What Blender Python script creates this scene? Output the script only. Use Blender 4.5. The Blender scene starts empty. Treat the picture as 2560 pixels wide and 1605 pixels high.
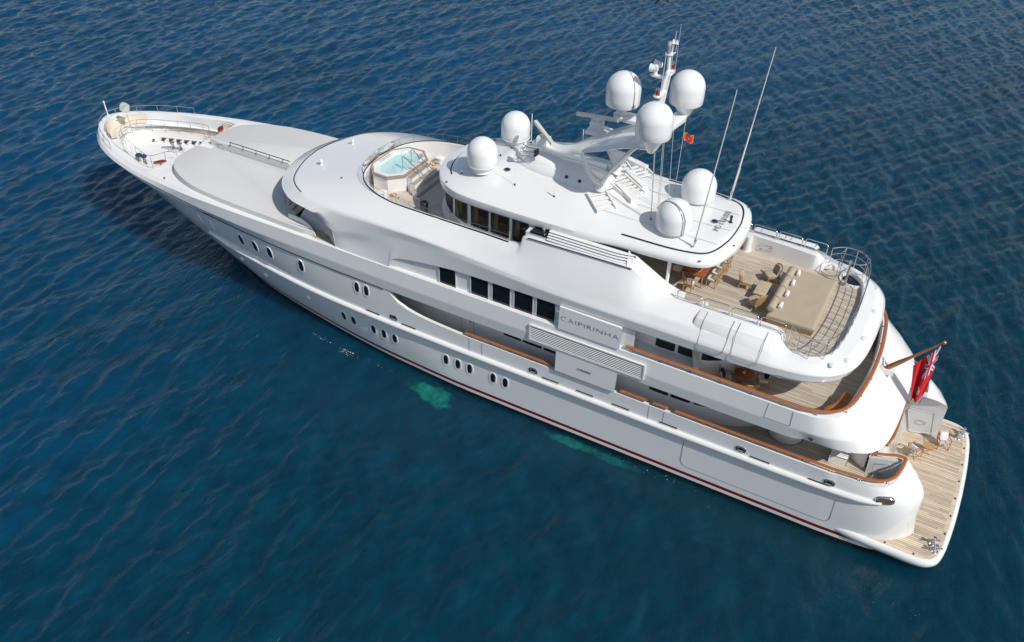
import bpy, bmesh, math, random
import numpy as np
from mathutils import Vector, Matrix, noise
random.seed(7); rng = np.random.default_rng(7)
R = math.radians
sc = bpy.context.scene
col = sc.collection

# ------------------------------------------------------------------ camera, sky, sun, exposure
cam = bpy.data.cameras.new("camera"); camo = bpy.data.objects.new("camera", cam); col.objects.link(camo)
yaw, pit, rol = -1.07755890, 0.661227489, 0.0260416434
d = Vector((math.cos(yaw)*math.cos(pit), math.sin(yaw)*math.cos(pit), -math.sin(pit)))
r_ = d.cross(Vector((0, 0, 1))).normalized(); u_ = r_.cross(d)
r2 = r_*math.cos(rol) + u_*math.sin(rol); u2 = -r_*math.sin(rol) + u_*math.cos(rol)
m = Matrix((r2, u2, -d)).transposed().to_4x4(); m.translation = Vector((5.75663325, 38.6215353, 35.8489328))
camo.matrix_world = m
cam.sensor_width = 36.0; cam.lens = 2302.6331/2560*36.0
cam.clip_start = 0.5; cam.clip_end = 6000
sc.camera = camo

SUN_EL = R(46.0); SUN_AZ = R(18.0); SUN_DIR = Vector((-math.cos(SUN_AZ)*math.cos(SUN_EL), math.sin(SUN_AZ)*math.cos(SUN_EL), math.sin(SUN_EL)))
w = bpy.data.worlds.new("World"); sc.world = w; w.use_nodes = True
nt = w.node_tree; bg = nt.nodes["Background"]
sky = nt.nodes.new("ShaderNodeTexSky"); sky.sky_type = 'NISHITA'; sky.sun_disc = False
sky.sun_elevation = SUN_EL; sky.sun_rotation = math.atan2(SUN_DIR.x, SUN_DIR.y)
sky.air_density = 1.0; sky.dust_density = 0.6; sky.ozone_density = 1.2
hs_ = nt.nodes.new("ShaderNodeHueSaturation"); hs_.inputs["Saturation"].default_value = .75; hs_.inputs["Value"].default_value = 1.0
nt.links.new(sky.outputs[0], hs_.inputs["Color"]); nt.links.new(hs_.outputs[0], bg.inputs[0]); bg.inputs[1].default_value = 0.105
sl = bpy.data.lights.new("sun", 'SUN'); sl.energy = 3.5; sl.angle = R(0.5); sl.color = (1.0, 0.955, 0.89)
so = bpy.data.objects.new("sun", sl); col.objects.link(so)
so.rotation_euler = SUN_DIR.to_track_quat('Z', 'Y').to_euler()
sc.view_settings.view_transform = 'Standard'; sc.view_settings.look = 'None'
sc.view_settings.gamma = 1; sc.view_settings.use_curve_mapping = False; sc.view_settings.exposure = 0.02

# ------------------------------------------------------------------ materials
MATS = {}
def mat(name, colr, rough=0.4, metal=0.0, coat=0.0, spec=0.5, bump=None, var=None, trans=0.0, ior=1.45, alpha=1.0):
    mt = bpy.data.materials.new(name); mt.use_nodes = True
    n = mt.node_tree.nodes; l = mt.node_tree.links; b = n["Principled BSDF"]
    b.inputs["Base Color"].default_value = (*colr, 1); b.inputs["Roughness"].default_value = rough
    b.inputs["Metallic"].default_value = metal; b.inputs["Coat Weight"].default_value = coat
    b.inputs["Coat Roughness"].default_value = 0.08
    b.inputs["Specular IOR Level"].default_value = spec; b.inputs["Transmission Weight"].default_value = trans
    b.inputs["IOR"].default_value = ior; b.inputs["Alpha"].default_value = alpha
    tc = n.new("ShaderNodeTexCoord")
    if var:
        sc_, amt = var
        nz = n.new("ShaderNodeTexNoise"); nz.inputs["Scale"].default_value = sc_; nz.inputs["Detail"].default_value = 5
        l.new(tc.outputs["Object"], nz.inputs["Vector"])
        mx = n.new("ShaderNodeMix"); mx.data_type = 'RGBA'
        mx.inputs[6].default_value = (*[c*(1-amt) for c in colr], 1); mx.inputs[7].default_value = (*[min(1, c*(1+amt)) for c in colr], 1)
        l.new(nz.outputs[0], mx.inputs[0]); l.new(mx.outputs[2], b.inputs["Base Color"])
        mr = n.new("ShaderNodeMapRange"); mr.inputs[3].default_value = rough*0.75; mr.inputs[4].default_value = min(1, rough*1.3)
        l.new(nz.outputs[0], mr.inputs[0]); l.new(mr.outputs[0], b.inputs["Roughness"])
    if bump:
        sc_, st = bump
        nb = n.new("ShaderNodeTexNoise"); nb.inputs["Scale"].default_value = sc_; nb.inputs["Detail"].default_value = 4
        l.new(tc.outputs["Object"], nb.inputs["Vector"])
        bp = n.new("ShaderNodeBump"); bp.inputs["Strength"].default_value = st; bp.inputs["Distance"].default_value = 0.02
        l.new(nb.outputs[0], bp.inputs["Height"]); l.new(bp.outputs[0], b.inputs["Normal"])
    MATS[name] = mt
    return mt
WHITE = mat("white_yacht_paint", (.80, .80, .79), .16, coat=.6, var=(.55, .03))
SAT = mat("white_deck_paint", (.80, .795, .78), .5, var=(.8, .025))
DOMEW = mat("white_radome_gelcoat", (.80, .81, .81), .28, coat=.3, var=(1.2, .02))
PAD = mat("grey_foredeck_cover", (.64, .635, .62), .75, bump=(90, .12), var=(.5, .03))
GROOVE = mat("dark_rubber_and_gap_shade", (.02, .02, .022), .6)  # rubber joints; also paints the shadowed gaps behind the vent slats
CAULK = mat("seam_grey", (.17, .17, .18), .7)
ANTI = mat("dark_antifouling", (.008, .010, .010), .5, var=(1.5, .4))
RED = mat("red_boot_stripe", (.20, .008, .018), .3, coat=.4)
GLASS = mat("tinted_window_glass", (.010, .012, .015), .04, spec=.75)
GLASSB = mat("bronze_window_glass", (.12, .085, .05), .05, spec=.8, var=(1.4, .75))
STEEL = mat("polished_steel", (.62, .62, .61), .18, metal=1.0)
CHROME = mat("chrome", (.78, .78, .78), .08, metal=1.0)
VARN = mat("varnished_teak", (.37, .125, .042), .22, coat=.7, var=(3.5, .22))
TEAKF = mat("teak_furniture", (.47, .27, .12), .45, var=(5, .22))
TABLET = mat("glossy_teak_table", (.30, .085, .028), .15, coat=.8, var=(4, .3))
BEIGE = mat("beige_cushion", (.43, .36, .26), .85, bump=(160, .25), var=(1.6, .05))
CREAM = mat("cream_cushion", (.72, .65, .52), .85, bump=(160, .2), var=(2, .05))
LINEN = mat("off_white_cushion", (.72, .70, .63), .85, bump=(160, .2))
BLACKF = mat("black_cushion", (.016, .016, .02), .85)
TOWEL = mat("white_towel", (.80, .80, .79), .95, bump=(260, .5))
REDT = mat("red_cushion_top", (.17, .013, .016), .5, var=(4, .12))
STONE = mat("beige_pool_deck", (.58, .52, .44), .6, var=(1.3, .05))
TUBS = mat("taupe_stone_trim", (.34, .295, .245), .55, var=(4, .12))
RADARC = mat("cream_radar_bar", (.70, .69, .58), .35)
GREYM = mat("grey_paint_and_shade", (.60, .61, .62), .35, coat=.3)  # grey paint; also puts shade into the colour of white stern wing faces
DARKM = mat("dark_metal", (.05, .05, .055), .35, metal=.6)
REDL = mat("red_lamp_lens", (.30, .02, .02), .15)
LENS = mat("clear_lamp_lens", (.55, .57, .58), .08, metal=.6)
WICK = mat("woven_basket", (.45, .23, .07), .7, bump=(60, .6), var=(12, .3))
FRED = mat("flag_red", (.62, .015, .030), .7); FBLUE = mat("flag_navy", (.012, .02, .13), .7)
FWHITE = mat("flag_white", (.72, .72, .74), .7); FGOLD = mat("flag_gold", (.65, .42, .05), .7); FGREEN = mat("flag_green", (.02, .20, .08), .7)
BIRD = mat("dark_bird_feathers", (.012, .012, .012), .8)
INK = mat("black_lettering", (.012, .012, .014), .4)
INKG = mat("grey_lettering", (.16, .165, .175), .3, metal=.5)
ROPE = mat("pale_rope", (.55, .52, .47), .8)
BLUEC = mat("navy_capstan_cover", (.03, .05, .12), .8)
POOLW = mat("tub_interior", (.62, .80, .80), .4)
# clear glass screens: thin panes
def clear_glass():
    mt = bpy.data.materials.new("clear_glass_screen"); mt.use_nodes = True
    n = mt.node_tree.nodes; l = mt.node_tree.links; out = n["Material Output"]; n.remove(n["Principled BSDF"])
    tr = n.new("ShaderNodeBsdfTransparent"); tr.inputs[0].default_value = (.90, .92, .92, 1)
    gl = n.new("ShaderNodeBsdfGlossy"); gl.inputs["Roughness"].default_value = .03
    fr = n.new("ShaderNodeFresnel"); fr.inputs[0].default_value = 1.45
    mx = n.new("ShaderNodeMixShader"); l.new(fr.outputs[0], mx.inputs[0]); l.new(tr.outputs[0], mx.inputs[1]); l.new(gl.outputs[0], mx.inputs[2])
    l.new(mx.outputs[0], out.inputs[0]); return mt
CLEAR = clear_glass()
TINT = clear_glass(); TINT.name = "bronze_tinted_glass"; TINT.node_tree.nodes["Transparent BSDF"].inputs[0].default_value = (.66, .58, .45, 1)
def planks(name, base, pitch, seam, axis='Y', fade=.5, rough=.65):
    """planks running along the other axis; seams are real caulking lines, tone varies from plank to plank"""
    mt = bpy.data.materials.new(name); mt.use_nodes = True
    n = mt.node_tree.nodes; l = mt.node_tree.links; b = n["Principled BSDF"]
    tc = n.new("ShaderNodeTexCoord"); sp = n.new("ShaderNodeSeparateXYZ"); l.new(tc.outputs["Object"], sp.inputs[0])
    def math_(op, a, bb=None):
        q = n.new("ShaderNodeMath"); q.operation = op
        for i, v in enumerate((a, bb)):
            if v is None: continue
            if isinstance(v, (int, float)): q.inputs[i].default_value = v
            else: l.new(v, q.inputs[i])
        return q.outputs[0]
    across, along = (sp.outputs["Y"], sp.outputs["X"]) if axis == 'Y' else (sp.outputs["X"], sp.outputs["Y"])
    u = math_('DIVIDE', across, pitch); fr = math_('FRACT', u); fl = math_('FLOOR', u)
    seamf = math_('LESS_THAN', fr, seam)
    wn = n.new("ShaderNodeTexWhiteNoise"); wn.noise_dimensions = '2D'
    cb = n.new("ShaderNodeCombineXYZ"); l.new(fl, cb.inputs[0])
    al = math_('FLOOR', math_('ADD', math_('DIVIDE', along, 2.6), math_('MULTIPLY', fl, .37))); l.new(al, cb.inputs[1])
    l.new(cb.outputs[0], wn.inputs["Vector"])
    mp = n.new("ShaderNodeMapping"); mp.inputs["Scale"].default_value = (1.2, 22, 1) if axis == 'Y' else (22, 1.2, 1)
    l.new(tc.outputs["Object"], mp.inputs[0])
    nz = n.new("ShaderNodeTexNoise"); nz.inputs["Scale"].default_value = 1.6; nz.inputs["Detail"].default_value = 6; l.new(mp.outputs[0], nz.inputs["Vector"])
    nz2 = n.new("ShaderNodeTexNoise"); nz2.inputs["Scale"].default_value = .55; nz2.inputs["Detail"].default_value = 5; l.new(tc.outputs["Object"], nz2.inputs["Vector"])
    s = math_('ADD', math_('ADD', math_('MULTIPLY', wn.outputs["Value"], .40), math_('MULTIPLY', nz.outputs[0], .45)), math_('MULTIPLY', nz2.outputs[0], .5))
    ramp = n.new("ShaderNodeValToRGB"); l.new(s, ramp.inputs[0])
    e = ramp.color_ramp.elements; e[0].position = .3; e[1].position = .95
    e[0].color = (*[c*(1-fade*.5) for c in base], 1); e[1].color = (*[min(.9, c*(1+fade*.5)) for c in base], 1)
    mx = n.new("ShaderNodeMix"); mx.data_type = 'RGBA'; l.new(seamf, mx.inputs[0]); l.new(ramp.outputs[0], mx.inputs[6])
    mx.inputs[7].default_value = (.10, .08, .06, 1); l.new(mx.outputs[2], b.inputs["Base Color"])
    b.inputs["Roughness"].default_value = rough; b.inputs["Specular IOR Level"].default_value = .3
    return mt
TEAK = planks("weathered_teak_deck", (.51, .445, .36), .125, .13, fade=.55)
TEAKP = planks("pale_teak_platform", (.54, .44, .325), .125, .13, fade=.8)
TEAKT = planks("teak_table_slats", (.52, .42, .28), .11, .10)

# ------------------------------------------------------------------ mesh helpers
class MB:
    def __init__(s): s.v = []; s.f = []; s.m = []
    def add(s, vs, fs, mi=0):
        o = len(s.v); s.v += [tuple(map(float, q)) for q in vs]
        for f in fs: s.f.append([i+o for i in f]); s.m.append(mi)
    def box(s, c, sz, rz=0, mi=0, ry=0, rx=0):
        M = Matrix.Rotation(rz, 3, 'Z') @ Matrix.Rotation(ry, 3, 'Y') @ Matrix.Rotation(rx, 3, 'X'); c = Vector(c)
        vs = [c + M @ Vector((x*sz[0]/2, y*sz[1]/2, z*sz[2]/2)) for x in (-1, 1) for y in (-1, 1) for z in (-1, 1)]
        s.add(vs, [(0, 1, 3, 2), (4, 6, 7, 5), (0, 4, 5, 1), (2, 3, 7, 6), (0, 2, 6, 4), (1, 5, 7, 3)], mi)
    def grid(s, P, mi=0, closeu=False, closev=False):
        P = np.asarray(P, float); a, b = P.shape[:2]
        fs = []
        for i in range(a if closeu else a-1):
            for j in range(b if closev else b-1):
                i2 = (i+1) % a; j2 = (j+1) % b
                fs.append((i*b+j, i2*b+j, i2*b+j2, i*b+j2))
        s.add(P.reshape(-1, 3), fs, mi)
    def tube(s, pts, r, n=8, mi=0, closed=False, caps=True, flat=1.0):
        pts = [Vector(q) for q in pts]; N = len(pts)
        rs = r if hasattr(r, '__len__') else [r]*N
        rings = []; up = Vector((0, 0, 1))
        for i, q in enumerate(pts):
            a = pts[(i-1) % N] if (closed or i > 0) else q; b = pts[(i+1) % N] if (closed or i < N-1) else q
            t = (b-a).normalized(); ref = up if abs(t.z) < .95 else Vector((1, 0, 0))
            x = t.cross(ref).normalized(); y = x.cross(t)
            rings.append([q + x*math.cos(2*math.pi*k/n)*rs[i] + y*math.sin(2*math.pi*k/n)*rs[i]*flat for k in range(n)])
        s.grid([[tuple(v) for v in rg] for rg in rings], mi, closeu=closed, closev=True)
        if caps and not closed:
            s.add([tuple(v) for v in rings[0]], [list(range(n))[::-1]], mi); s.add([tuple(v) for v in rings[-1]], [list(range(n))], mi)
    def lathe(s, prof, c=(0, 0, 0), n=24, mi=0):
        s.grid([[(c[0]+r*math.cos(2*math.pi*k/n), c[1]+r*math.sin(2*math.pi*k/n), c[2]+z) for k in range(n)] for r, z in prof], mi, closev=True)
    def prism(s, out, z0, z1, mi=0, mtop=None, bev=0):
        n = len(out); A = [(x, y, z0) for x, y in out]
        if bev:
            cx = np.mean([q[0] for q in out]); cy = np.mean([q[1] for q in out])
            ins = inset(out, bev)
            B = [(x, y, z1-bev) for x, y in out]; Bm = [(.3*x+.7*px_, .3*y+.7*py_, z1-bev*.3) for (px_, py_), (x, y) in zip(out, ins)]; T = [(x, y, z1) for x, y in ins]
            lay = [A, B, Bm, T]
        else: lay = [A, [(x, y, z1) for x, y in out]]
        vs = sum(lay, []); fs = []
        for k in range(len(lay)-1):
            for i in range(n): fs.append((k*n+i, k*n+(i+1) % n, (k+1)*n+(i+1) % n, (k+1)*n+i))
        s.add(vs, fs, mi); s.add(lay[-1], [list(range(n))], mi if mtop is None else mtop); s.add(A, [list(range(n))[::-1]], mi)
    def sphere(s, c, r, n=16, k=10, mi=0, sc_=(1, 1, 1)):
        s.grid([[(c[0]+sc_[0]*r*math.sin(math.pi*i/k)*math.cos(2*math.pi*j/n), c[1]+sc_[1]*r*math.sin(math.pi*i/k)*math.sin(2*math.pi*j/n), c[2]+sc_[2]*r*math.cos(math.pi*i/k)) for j in range(n)] for i in range(k+1)], mi, closev=True)
    def mirror(s):
        o = len(s.v); n = len(s.f)
        s.v += [(x, -y, z) for x, y, z in s.v]
        for i in range(n): s.f.append([q+o for q in s.f[i]][::-1]); s.m.append(s.m[i])
    def build(s, name, mats, parent=None, loc=(0, 0, 0), rz=0, ang=35, merge=1e-4):
        me = bpy.data.meshes.new(name); me.from_pydata(s.v, [], s.f)
        for mt in (mats if isinstance(mats, (list, tuple)) else [mats]): me.materials.append(mt)
        for p, i in zip(me.polygons, s.m): p.material_index = i
        bm = bmesh.new(); bm.from_mesh(me)
        if merge: bmesh.ops.remove_doubles(bm, verts=bm.verts, dist=merge)
        bmesh.ops.dissolve_degenerate(bm, dist=1e-5, edges=bm.edges)
        bmesh.ops.recalc_face_normals(bm, faces=bm.faces); bm.to_mesh(me); bm.free()
        for p in me.polygons: p.use_smooth = True
        me.set_sharp_from_angle(angle=R(ang))
        o = bpy.data.objects.new(name, me); col.objects.link(o); o.location = loc; o.rotation_euler = (0, 0, rz)
        if parent: o.parent = parent
        return o
def inset(out, dd):
    """move a closed plan outline inwards by dd"""
    P = np.array(out, float); n = len(P)
    A = .5*sum(P[i][0]*P[(i+1) % n][1]-P[(i+1) % n][0]*P[i][1] for i in range(n)); sg = 1 if A > 0 else -1
    q = []
    for i in range(n):
        a = P[i]-P[i-1]; b = P[(i+1) % n]-P[i]; a = a/(np.linalg.norm(a)+1e-9); b = b/(np.linalg.norm(b)+1e-9)
        na = np.array([-a[1], a[0]])*sg; nb = np.array([-b[1], b[0]])*sg; m_ = na+nb; k = max(.35, 1+float(na@nb))
        q.append(tuple(P[i]+m_/k*dd))
    return q
def empty(name, loc=(0, 0, 0), rz=0):
    o = bpy.data.objects.new(name, None); col.objects.link(o); o.location = loc; o.rotation_euler = (0, 0, rz); return o
def tag(o, label=None, cat=None, group=None, kind=None):
    if label: o['label'] = label
    if cat: o['category'] = cat
    if group: o['group'] = group
    if kind: o['kind'] = kind
    return o
def copy_tree(o, parent=None):
    c = o.copy(); col.objects.link(c)
    if parent: c.parent = parent
    for ch in list(o.children): copy_tree(ch, c)
    return c
def pchip(x, y, xn):
    x = np.asarray(x, float); y = np.asarray(y, float); h = np.diff(x); dl = np.diff(y)/h
    dd = np.zeros(len(x)); dd[0] = dl[0]; dd[-1] = dl[-1]
    for i in range(1, len(x)-1):
        if dl[i-1]*dl[i] > 0:
            w1 = 2*h[i]+h[i-1]; w2 = h[i]+2*h[i-1]; dd[i] = (w1+w2)/(w1/dl[i-1]+w2/dl[i])
    k = np.clip(np.searchsorted(x, xn)-1, 0, len(h)-1); t = (xn-x[k])/h[k]
    return (1+2*t)*(1-t)**2*y[k]+t*(1-t)**2*h[k]*dd[k]+t*t*(3-2*t)*y[k+1]+t*t*(t-1)*h[k]*dd[k+1]
def spl(pts, n=4, arc=True):
    """smooth curve through 2D/3D points (Catmull-Rom, n sub-steps per span)"""
    P = np.array(pts, float); q = np.vstack([2*P[0]-P[1], P, 2*P[-1]-P[-2]]); o = []
    for i in range(1, len(q)-2):
        a, b, c, e = q[i-1:i+3]
        l1 = max(1e-6, np.linalg.norm(b-a)); l2 = max(1e-6, np.linalg.norm(c-b)); l3 = max(1e-6, np.linalg.norm(e-c))
        m1 = (c-a)/(l1+l2)*l2; m2 = (e-b)/(l2+l3)*l2
        for k in range(n):
            t = k/n; o.append((2*t**3-3*t*t+1)*b+(t**3-2*t*t+t)*m1+(-2*t**3+3*t*t)*c+(t**3-t*t)*m2)
    o.append(q[-2]); return [tuple(map(float, v)) for v in o]
def res(pts, n):
    P = np.array(pts, float); L = np.r_[0, np.cumsum(np.linalg.norm(np.diff(P, axis=0), axis=1))]; t = np.linspace(0, L[-1], n)
    return np.stack([np.interp(t, L, P[:, i]) for i in range(P.shape[1])], 1)
def sym(half):
    """half outline on the port side from the bow centreline to the stern centreline -> closed outline"""
    st = [q for q in half[::-1] if abs(q[1]) > 1e-6]
    return list(half) + [(q[0], -q[1]) for q in st]
def text(name, body, size, m_, parent, matrix, sx=1.0, off=0.0, ext=0.004, space=1.0):
    cu = bpy.data.curves.new(name, 'FONT'); cu.body = body; cu.size = size; cu.align_x = 'CENTER'; cu.align_y = 'CENTER'
    cu.offset = off; cu.extrude = ext; cu.space_character = space; cu.resolution_u = 4
    tmp = bpy.data.objects.new(name, cu); col.objects.link(tmp)
    me = bpy.data.meshes.new_from_object(tmp.evaluated_get(bpy.context.evaluated_depsgraph_get()))
    bpy.data.objects.remove(tmp)
    me.transform(Matrix.Diagonal((sx, 1, 1, 1))); me.transform(matrix); me.materials.clear(); me.materials.append(m_)
    o = bpy.data.objects.new(name, me); col.objects.link(o)
    if parent: o.parent = parent
    return o

# ------------------------------------------------------------------ hull shape
D0 = [0, 2.1, 3.9, 5.3, 7.2, 11.6, 17.5, 20, 24, 33, 60]; W0 = [0, 1.08, 1.86, 2.5, 3.1, 4.0, 4.85, 5.05, 5.25, 5.28, 5.28]
D1 = [0, .35, 1, 2.4, 5.2, 9.5, 13.5, 16.5, 20, 60]; W1 = [0, .55, 1.1, 2.2, 3.6, 4.5, 4.95, 5.2, 5.3, 5.3]
ZS = [-1.5, .3, 1.5, 3, 4.5, 6.2, 7.2]; XS = [48.0, 50.2, 52.0, 54.2, 56.3, 58.4, 59.4]
def xs(z): return float(np.interp(z, ZS, XS))
def hy(x, z):
    dd = xs(z)-x; f = min(1.15, max(0, (z-.3)/5.5))
    if dd <= 0: return 0.0
    return float(pchip(D0, W0, np.array([dd]))[0]*(1-f)+pchip(D1, W1, np.array([dd]))[0]*f)
def zgroove(x): return float(np.interp(x, [0, 31.6, 35.4, 39, 42, 45, 49, 53.3, 58.4], [5.44, 5.44, 5.51, 5.64, 5.75, 5.8, 5.87, 6.12, 6.35]))

yacht = empty("superyacht")
tag(yacht, "long white multi-deck motor yacht with white radomes, lying on the dark blue sea", "yacht")
def part(mb, name, mats, parent=None, **k): return mb.build(name, mats, parent or yacht, **k)

# ------------------------------------------------------------------ hull
STERN = {4.15: [(6.5, 5.23), (5, 5.1), (4.5, 4.95), (4.05, 4.65), (3.78, 4.0), (3.65, 3.3), (3.58, 2.55)],
         3.85: [(6.5, 5.25), (4.8, 5.15), (4.0, 4.85), (3.45, 4.35), (3.2, 3.8), (3.08, 3.3), (3.02, 2.95)],
         3.2: [(6.5, 5.28), (4.8, 5.22), (3.8, 4.98), (3.0, 4.55), (2.7, 4.1), (2.5, 3.75), (2.45, 3.45)],
         2.0: [(6.5, 5.28), (4.8, 5.24), (3.6, 5.02), (2.9, 4.65), (2.6, 4.25), (2.47, 3.95), (2.42, 3.7)],
         0.95: [(6.5, 5.28), (4.7, 5.2), (3.75, 5.08), (3.15, 4.8), (2.77, 4.48), (2.45, 4.12), (2.25, 3.8)]}
_sk = sorted(STERN); _sr = {k: res(spl(STERN[k], 4), 30) for k in _sk}
def stern_pts(z):
    z = min(max(z, _sk[0]), _sk[-1]); A = np.stack([_sr[k] for k in _sk]); o = np.zeros((30, 2))
    for i in range(30):
        for c in range(2): o[i, c] = pchip(_sk, A[:, i, c], np.array([z]))[0]
    return o
ZL = [-1.5, 0.22, 0.42, 0.62, 0.95, 1.3, 1.65, 2.0, 2.4, 2.8, 3.2, 3.5, 3.85]
XF = list(np.linspace(0, 1, 160)**1.25)                      # denser towards the stem
def hull_line(z):
    xst = xs(z); P = [(xst-(xst-6.5)*t, hy(xst-(xst-6.5)*t, z), z) for t in XF]
    return P + [(q[0], q[1], z) for q in stern_pts(z)[1:]]
lines = [hull_line(z) for z in ZL]
def ztop(x):
    if x >= 31.75: return zgroove(x)
    return float(pchip([0, 26, 28.5, 30.0, 30.9, 31.3, 31.55, 31.75], [4.15, 4.17, 4.27, 4.45, 4.75, 5.05, 5.35, 5.44], np.array([x]))[0])
hb = MB()
for a in range(12): hb.grid([lines[a], lines[a+1]], (0, 1, 2)[a] if a < 3 else 1)
# topsides above z 3.85 with the stepped sheer: own station list, stitched flush to the line below
rows = [[], [], []]
for t in XF:
    for k, f in enumerate((0, .5, 1)):
        x5 = 58.4-(58.4-6.5)*t; zt = ztop(x5); z = 3.85+(zt-3.85)*f
        xx = xs(z)-(xs(z)-6.5)*t; zt = ztop(xx); z = 3.85+(zt-3.85)*f
        rows[k].append((xx, hy(xx, z), z))
A0, A1 = stern_pts(3.85), stern_pts(4.15)
for k, f in enumerate((0, .5, 1)): rows[k] += [(*((1-f)*A0[i]+f*A1[i]), 3.85+.3*f) for i in range(1, 30)]
hb.grid(rows, 1)
HULLTOP = rows[2]
hb.mirror()
hull = part(hb, "hull", [ANTI, WHITE, RED], ang=50, merge=2e-3)
# stem bar closes the very bow
# bulwark cap + inner wall of the main deck
cb = MB(); top = [q for q in HULLTOP if q[0] < 32.6]
inn = []
for i, q in enumerate(top):
    a = np.array(top[max(0, i-1)][:2]); b = np.array(top[min(len(top)-1, i+1)][:2]); t = (b-a)/(np.linalg.norm(b-a)+1e-9)
    n_ = np.array([t[1], -t[0]]); n_ = n_ if n_[1] < 0 or (n_[0] > 0 and q[0] < 5) else -n_
    inn.append((q[0]+n_[0]*.2, q[1]+n_[1]*.2, q[2]+.005))
cb.grid([[(a[0], a[1]+.0, a[2]+.012) for a in top], inn, [(q[0], q[1], 3.15) for q in inn]]); cb.mirror()
part(cb, "main_bulwark_lining", WHITE, ang=40)
# inner faces of the stern wings (facing the centre line), with the moulded hatch
wb = MB()
edge = [(*stern_pts(z)[-1], z) for z in (.95, 2.0, 3.2, 3.85, 4.15)]
inner = [(4.15, 3.05, .95), (4.6, 3.0, 2.0), (5.0, 3.0, 3.2), (5.2, 3.05, 3.85), (5.35, 3.12, 4.165)]
ze = np.linspace(.95, 4.15, 21); iz = np.array(inner); wb.grid([[(*stern_pts(z)[-1], z) for z in ze], [(*[float(pchip(iz[:, 2], iz[:, c], np.array([z]))[0]) for c in (0, 1)], z) for z in ze]])
wb.add([(3.58, 2.55, 4.165), (5.35, 3.12, 4.165), (5.25, 3.3, 4.17), (3.75, 2.8, 4.17), (5.2, 3.3, 3.15), (3.9, 2.85, 3.15)], [(0, 1, 2, 3), (3, 2, 4, 5)])
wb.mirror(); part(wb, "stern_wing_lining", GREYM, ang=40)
for s in (1, -1):
    hm = MB(); P0 = np.array([3.3, s*3.21, 1.35])
    def on(u, v): # u along, v up on the wing lining
        a = np.array(edge[0])*(1-v)+np.array(edge[2])*v; b = np.array(inner[0])*(1-v)+np.array(inner[2])*v; q = a*(1-u)+b*u; return (q[0]-.012, s*(q[1]-.035), q[2])
    loop = [on(u, v) for u, v in [(.22, .12), (.28, .08), (.72, .08), (.78, .12), (.78, .72), (.72, .78), (.28, .78), (.22, .72)]]
    hm.add([tuple(q) for q in loop], [list(range(8))]); hm.tube([(q[0], q[1]-s*.01, q[2]) for q in loop], .022, 6, closed=True)
    hh = part(hm, "wing_hatch", GREYM)
    om = MB(); om.tube([(lambda q: (q[0], q[1]-s*.015, q[2]))(on(.5+.12*math.cos(t), .4+.07*math.sin(t))) for t in np.linspace(0, 2*math.pi, 20)[:-1]], .012, 6, closed=True)
    part(om, "hatch_handle", STEEL, hh)
# rub rail: half-round moulding along the side
rr = [(46.5, 3.72), (43, 3.42), (40, 3.26), (36, 3.16), (30, 3.12), (24, 3.10), (16, 3.10), (10, 3.13), (6.5, 3.2), (5, 3.27), (4.1, 3.33)]
RX = np.linspace(46.5, 4.1, 90); RZ = pchip([-q[0] for q in rr], [q[1] for q in rr], -RX)
def side_y(x, z):
    if x >= 6.5: return hy(x, z)
    a = np.array(spl(STERN[3.2], 4)); a = a[np.argsort(a[:, 0])]; return float(np.interp(x, a[:, 0], a[:, 1]))
for s in (1, -1):
    rb = MB(); pts = [(x, s*(side_y(x, z)+.045), z) for x, z in zip(RX, RZ)]
    rad = [.165*min(1, .35+i*.16, .5+(89-i)*.25) for i in range(90)]
    rb.tube(pts, rad, 12); part(rb, "rub_rail", WHITE, ang=60)
# dark groove under the upper band
for s in (1, -1):
    gb = MB(); gx = np.linspace(58.2, 31.9, 90)
    gb.tube([(x, s*(hy(x, zgroove(x))+.012), zgroove(x)-.01) for x in gx], .042, 6); part(gb, "hull_groove", GROOVE)

# ------------------------------------------------------------------ upper band: bulwark of upper deck running to the bow
# columns: groove edge, crease, top outer, top inner
GX = [(x, hy(x, zgroove(x))+.03, zgroove(x)+.03) for x in [58.42, 58.3, 58.1, 57.6, 56.9, 56, 54.5, 53, 51, 49, 47, 45, 42, 39, 35.4, 31.6, 26, 20, 15, 11.5, 9]]
GX[0] = (58.45, 0, 6.38)
G = GX + [(8, 5.13, 5.5), (6.9, 5.1, 5.5), (6.18, 4.95, 5.5), (5.37, 4.55, 5.5), (4.91, 3.9, 5.5), (4.68, 3.0, 5.5), (4.55, 1.3, 5.5), (4.53, 0, 5.5)]
Cc = [(59.35, 0, 6.72), (59.22, .42, 6.72), (58.95, .92, 6.7), (58.35, 1.7, 6.66), (57.5, 2.4, 6.62), (56.4, 3.08, 6.6), (54.7, 3.78, 6.6), (53.1, 4.25, 6.62), (51, 4.72, 6.66), (49, 5.0, 6.62), (47, 5.2, 6.5), (45, 5.32, 6.4), (42, 5.38, 6.27), (39, 5.39, 6.2), (35.4, 5.39, 6.15), (31.6, 5.39, 6.12), (26, 5.39, 6.1), (20, 5.39, 6.1), (15, 5.39, 6.1), (11.5, 5.39, 6.1), (9, 5.38, 6.1), (8, 5.36, 6.1), (7.2, 5.22, 6.1), (6.5, 4.98, 6.1), (5.85, 4.5, 6.1), (5.48, 3.75, 6.1), (5.3, 2.8, 6.1), (5.22, 1.3, 6.1), (5.2, 0, 6.1)]
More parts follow.
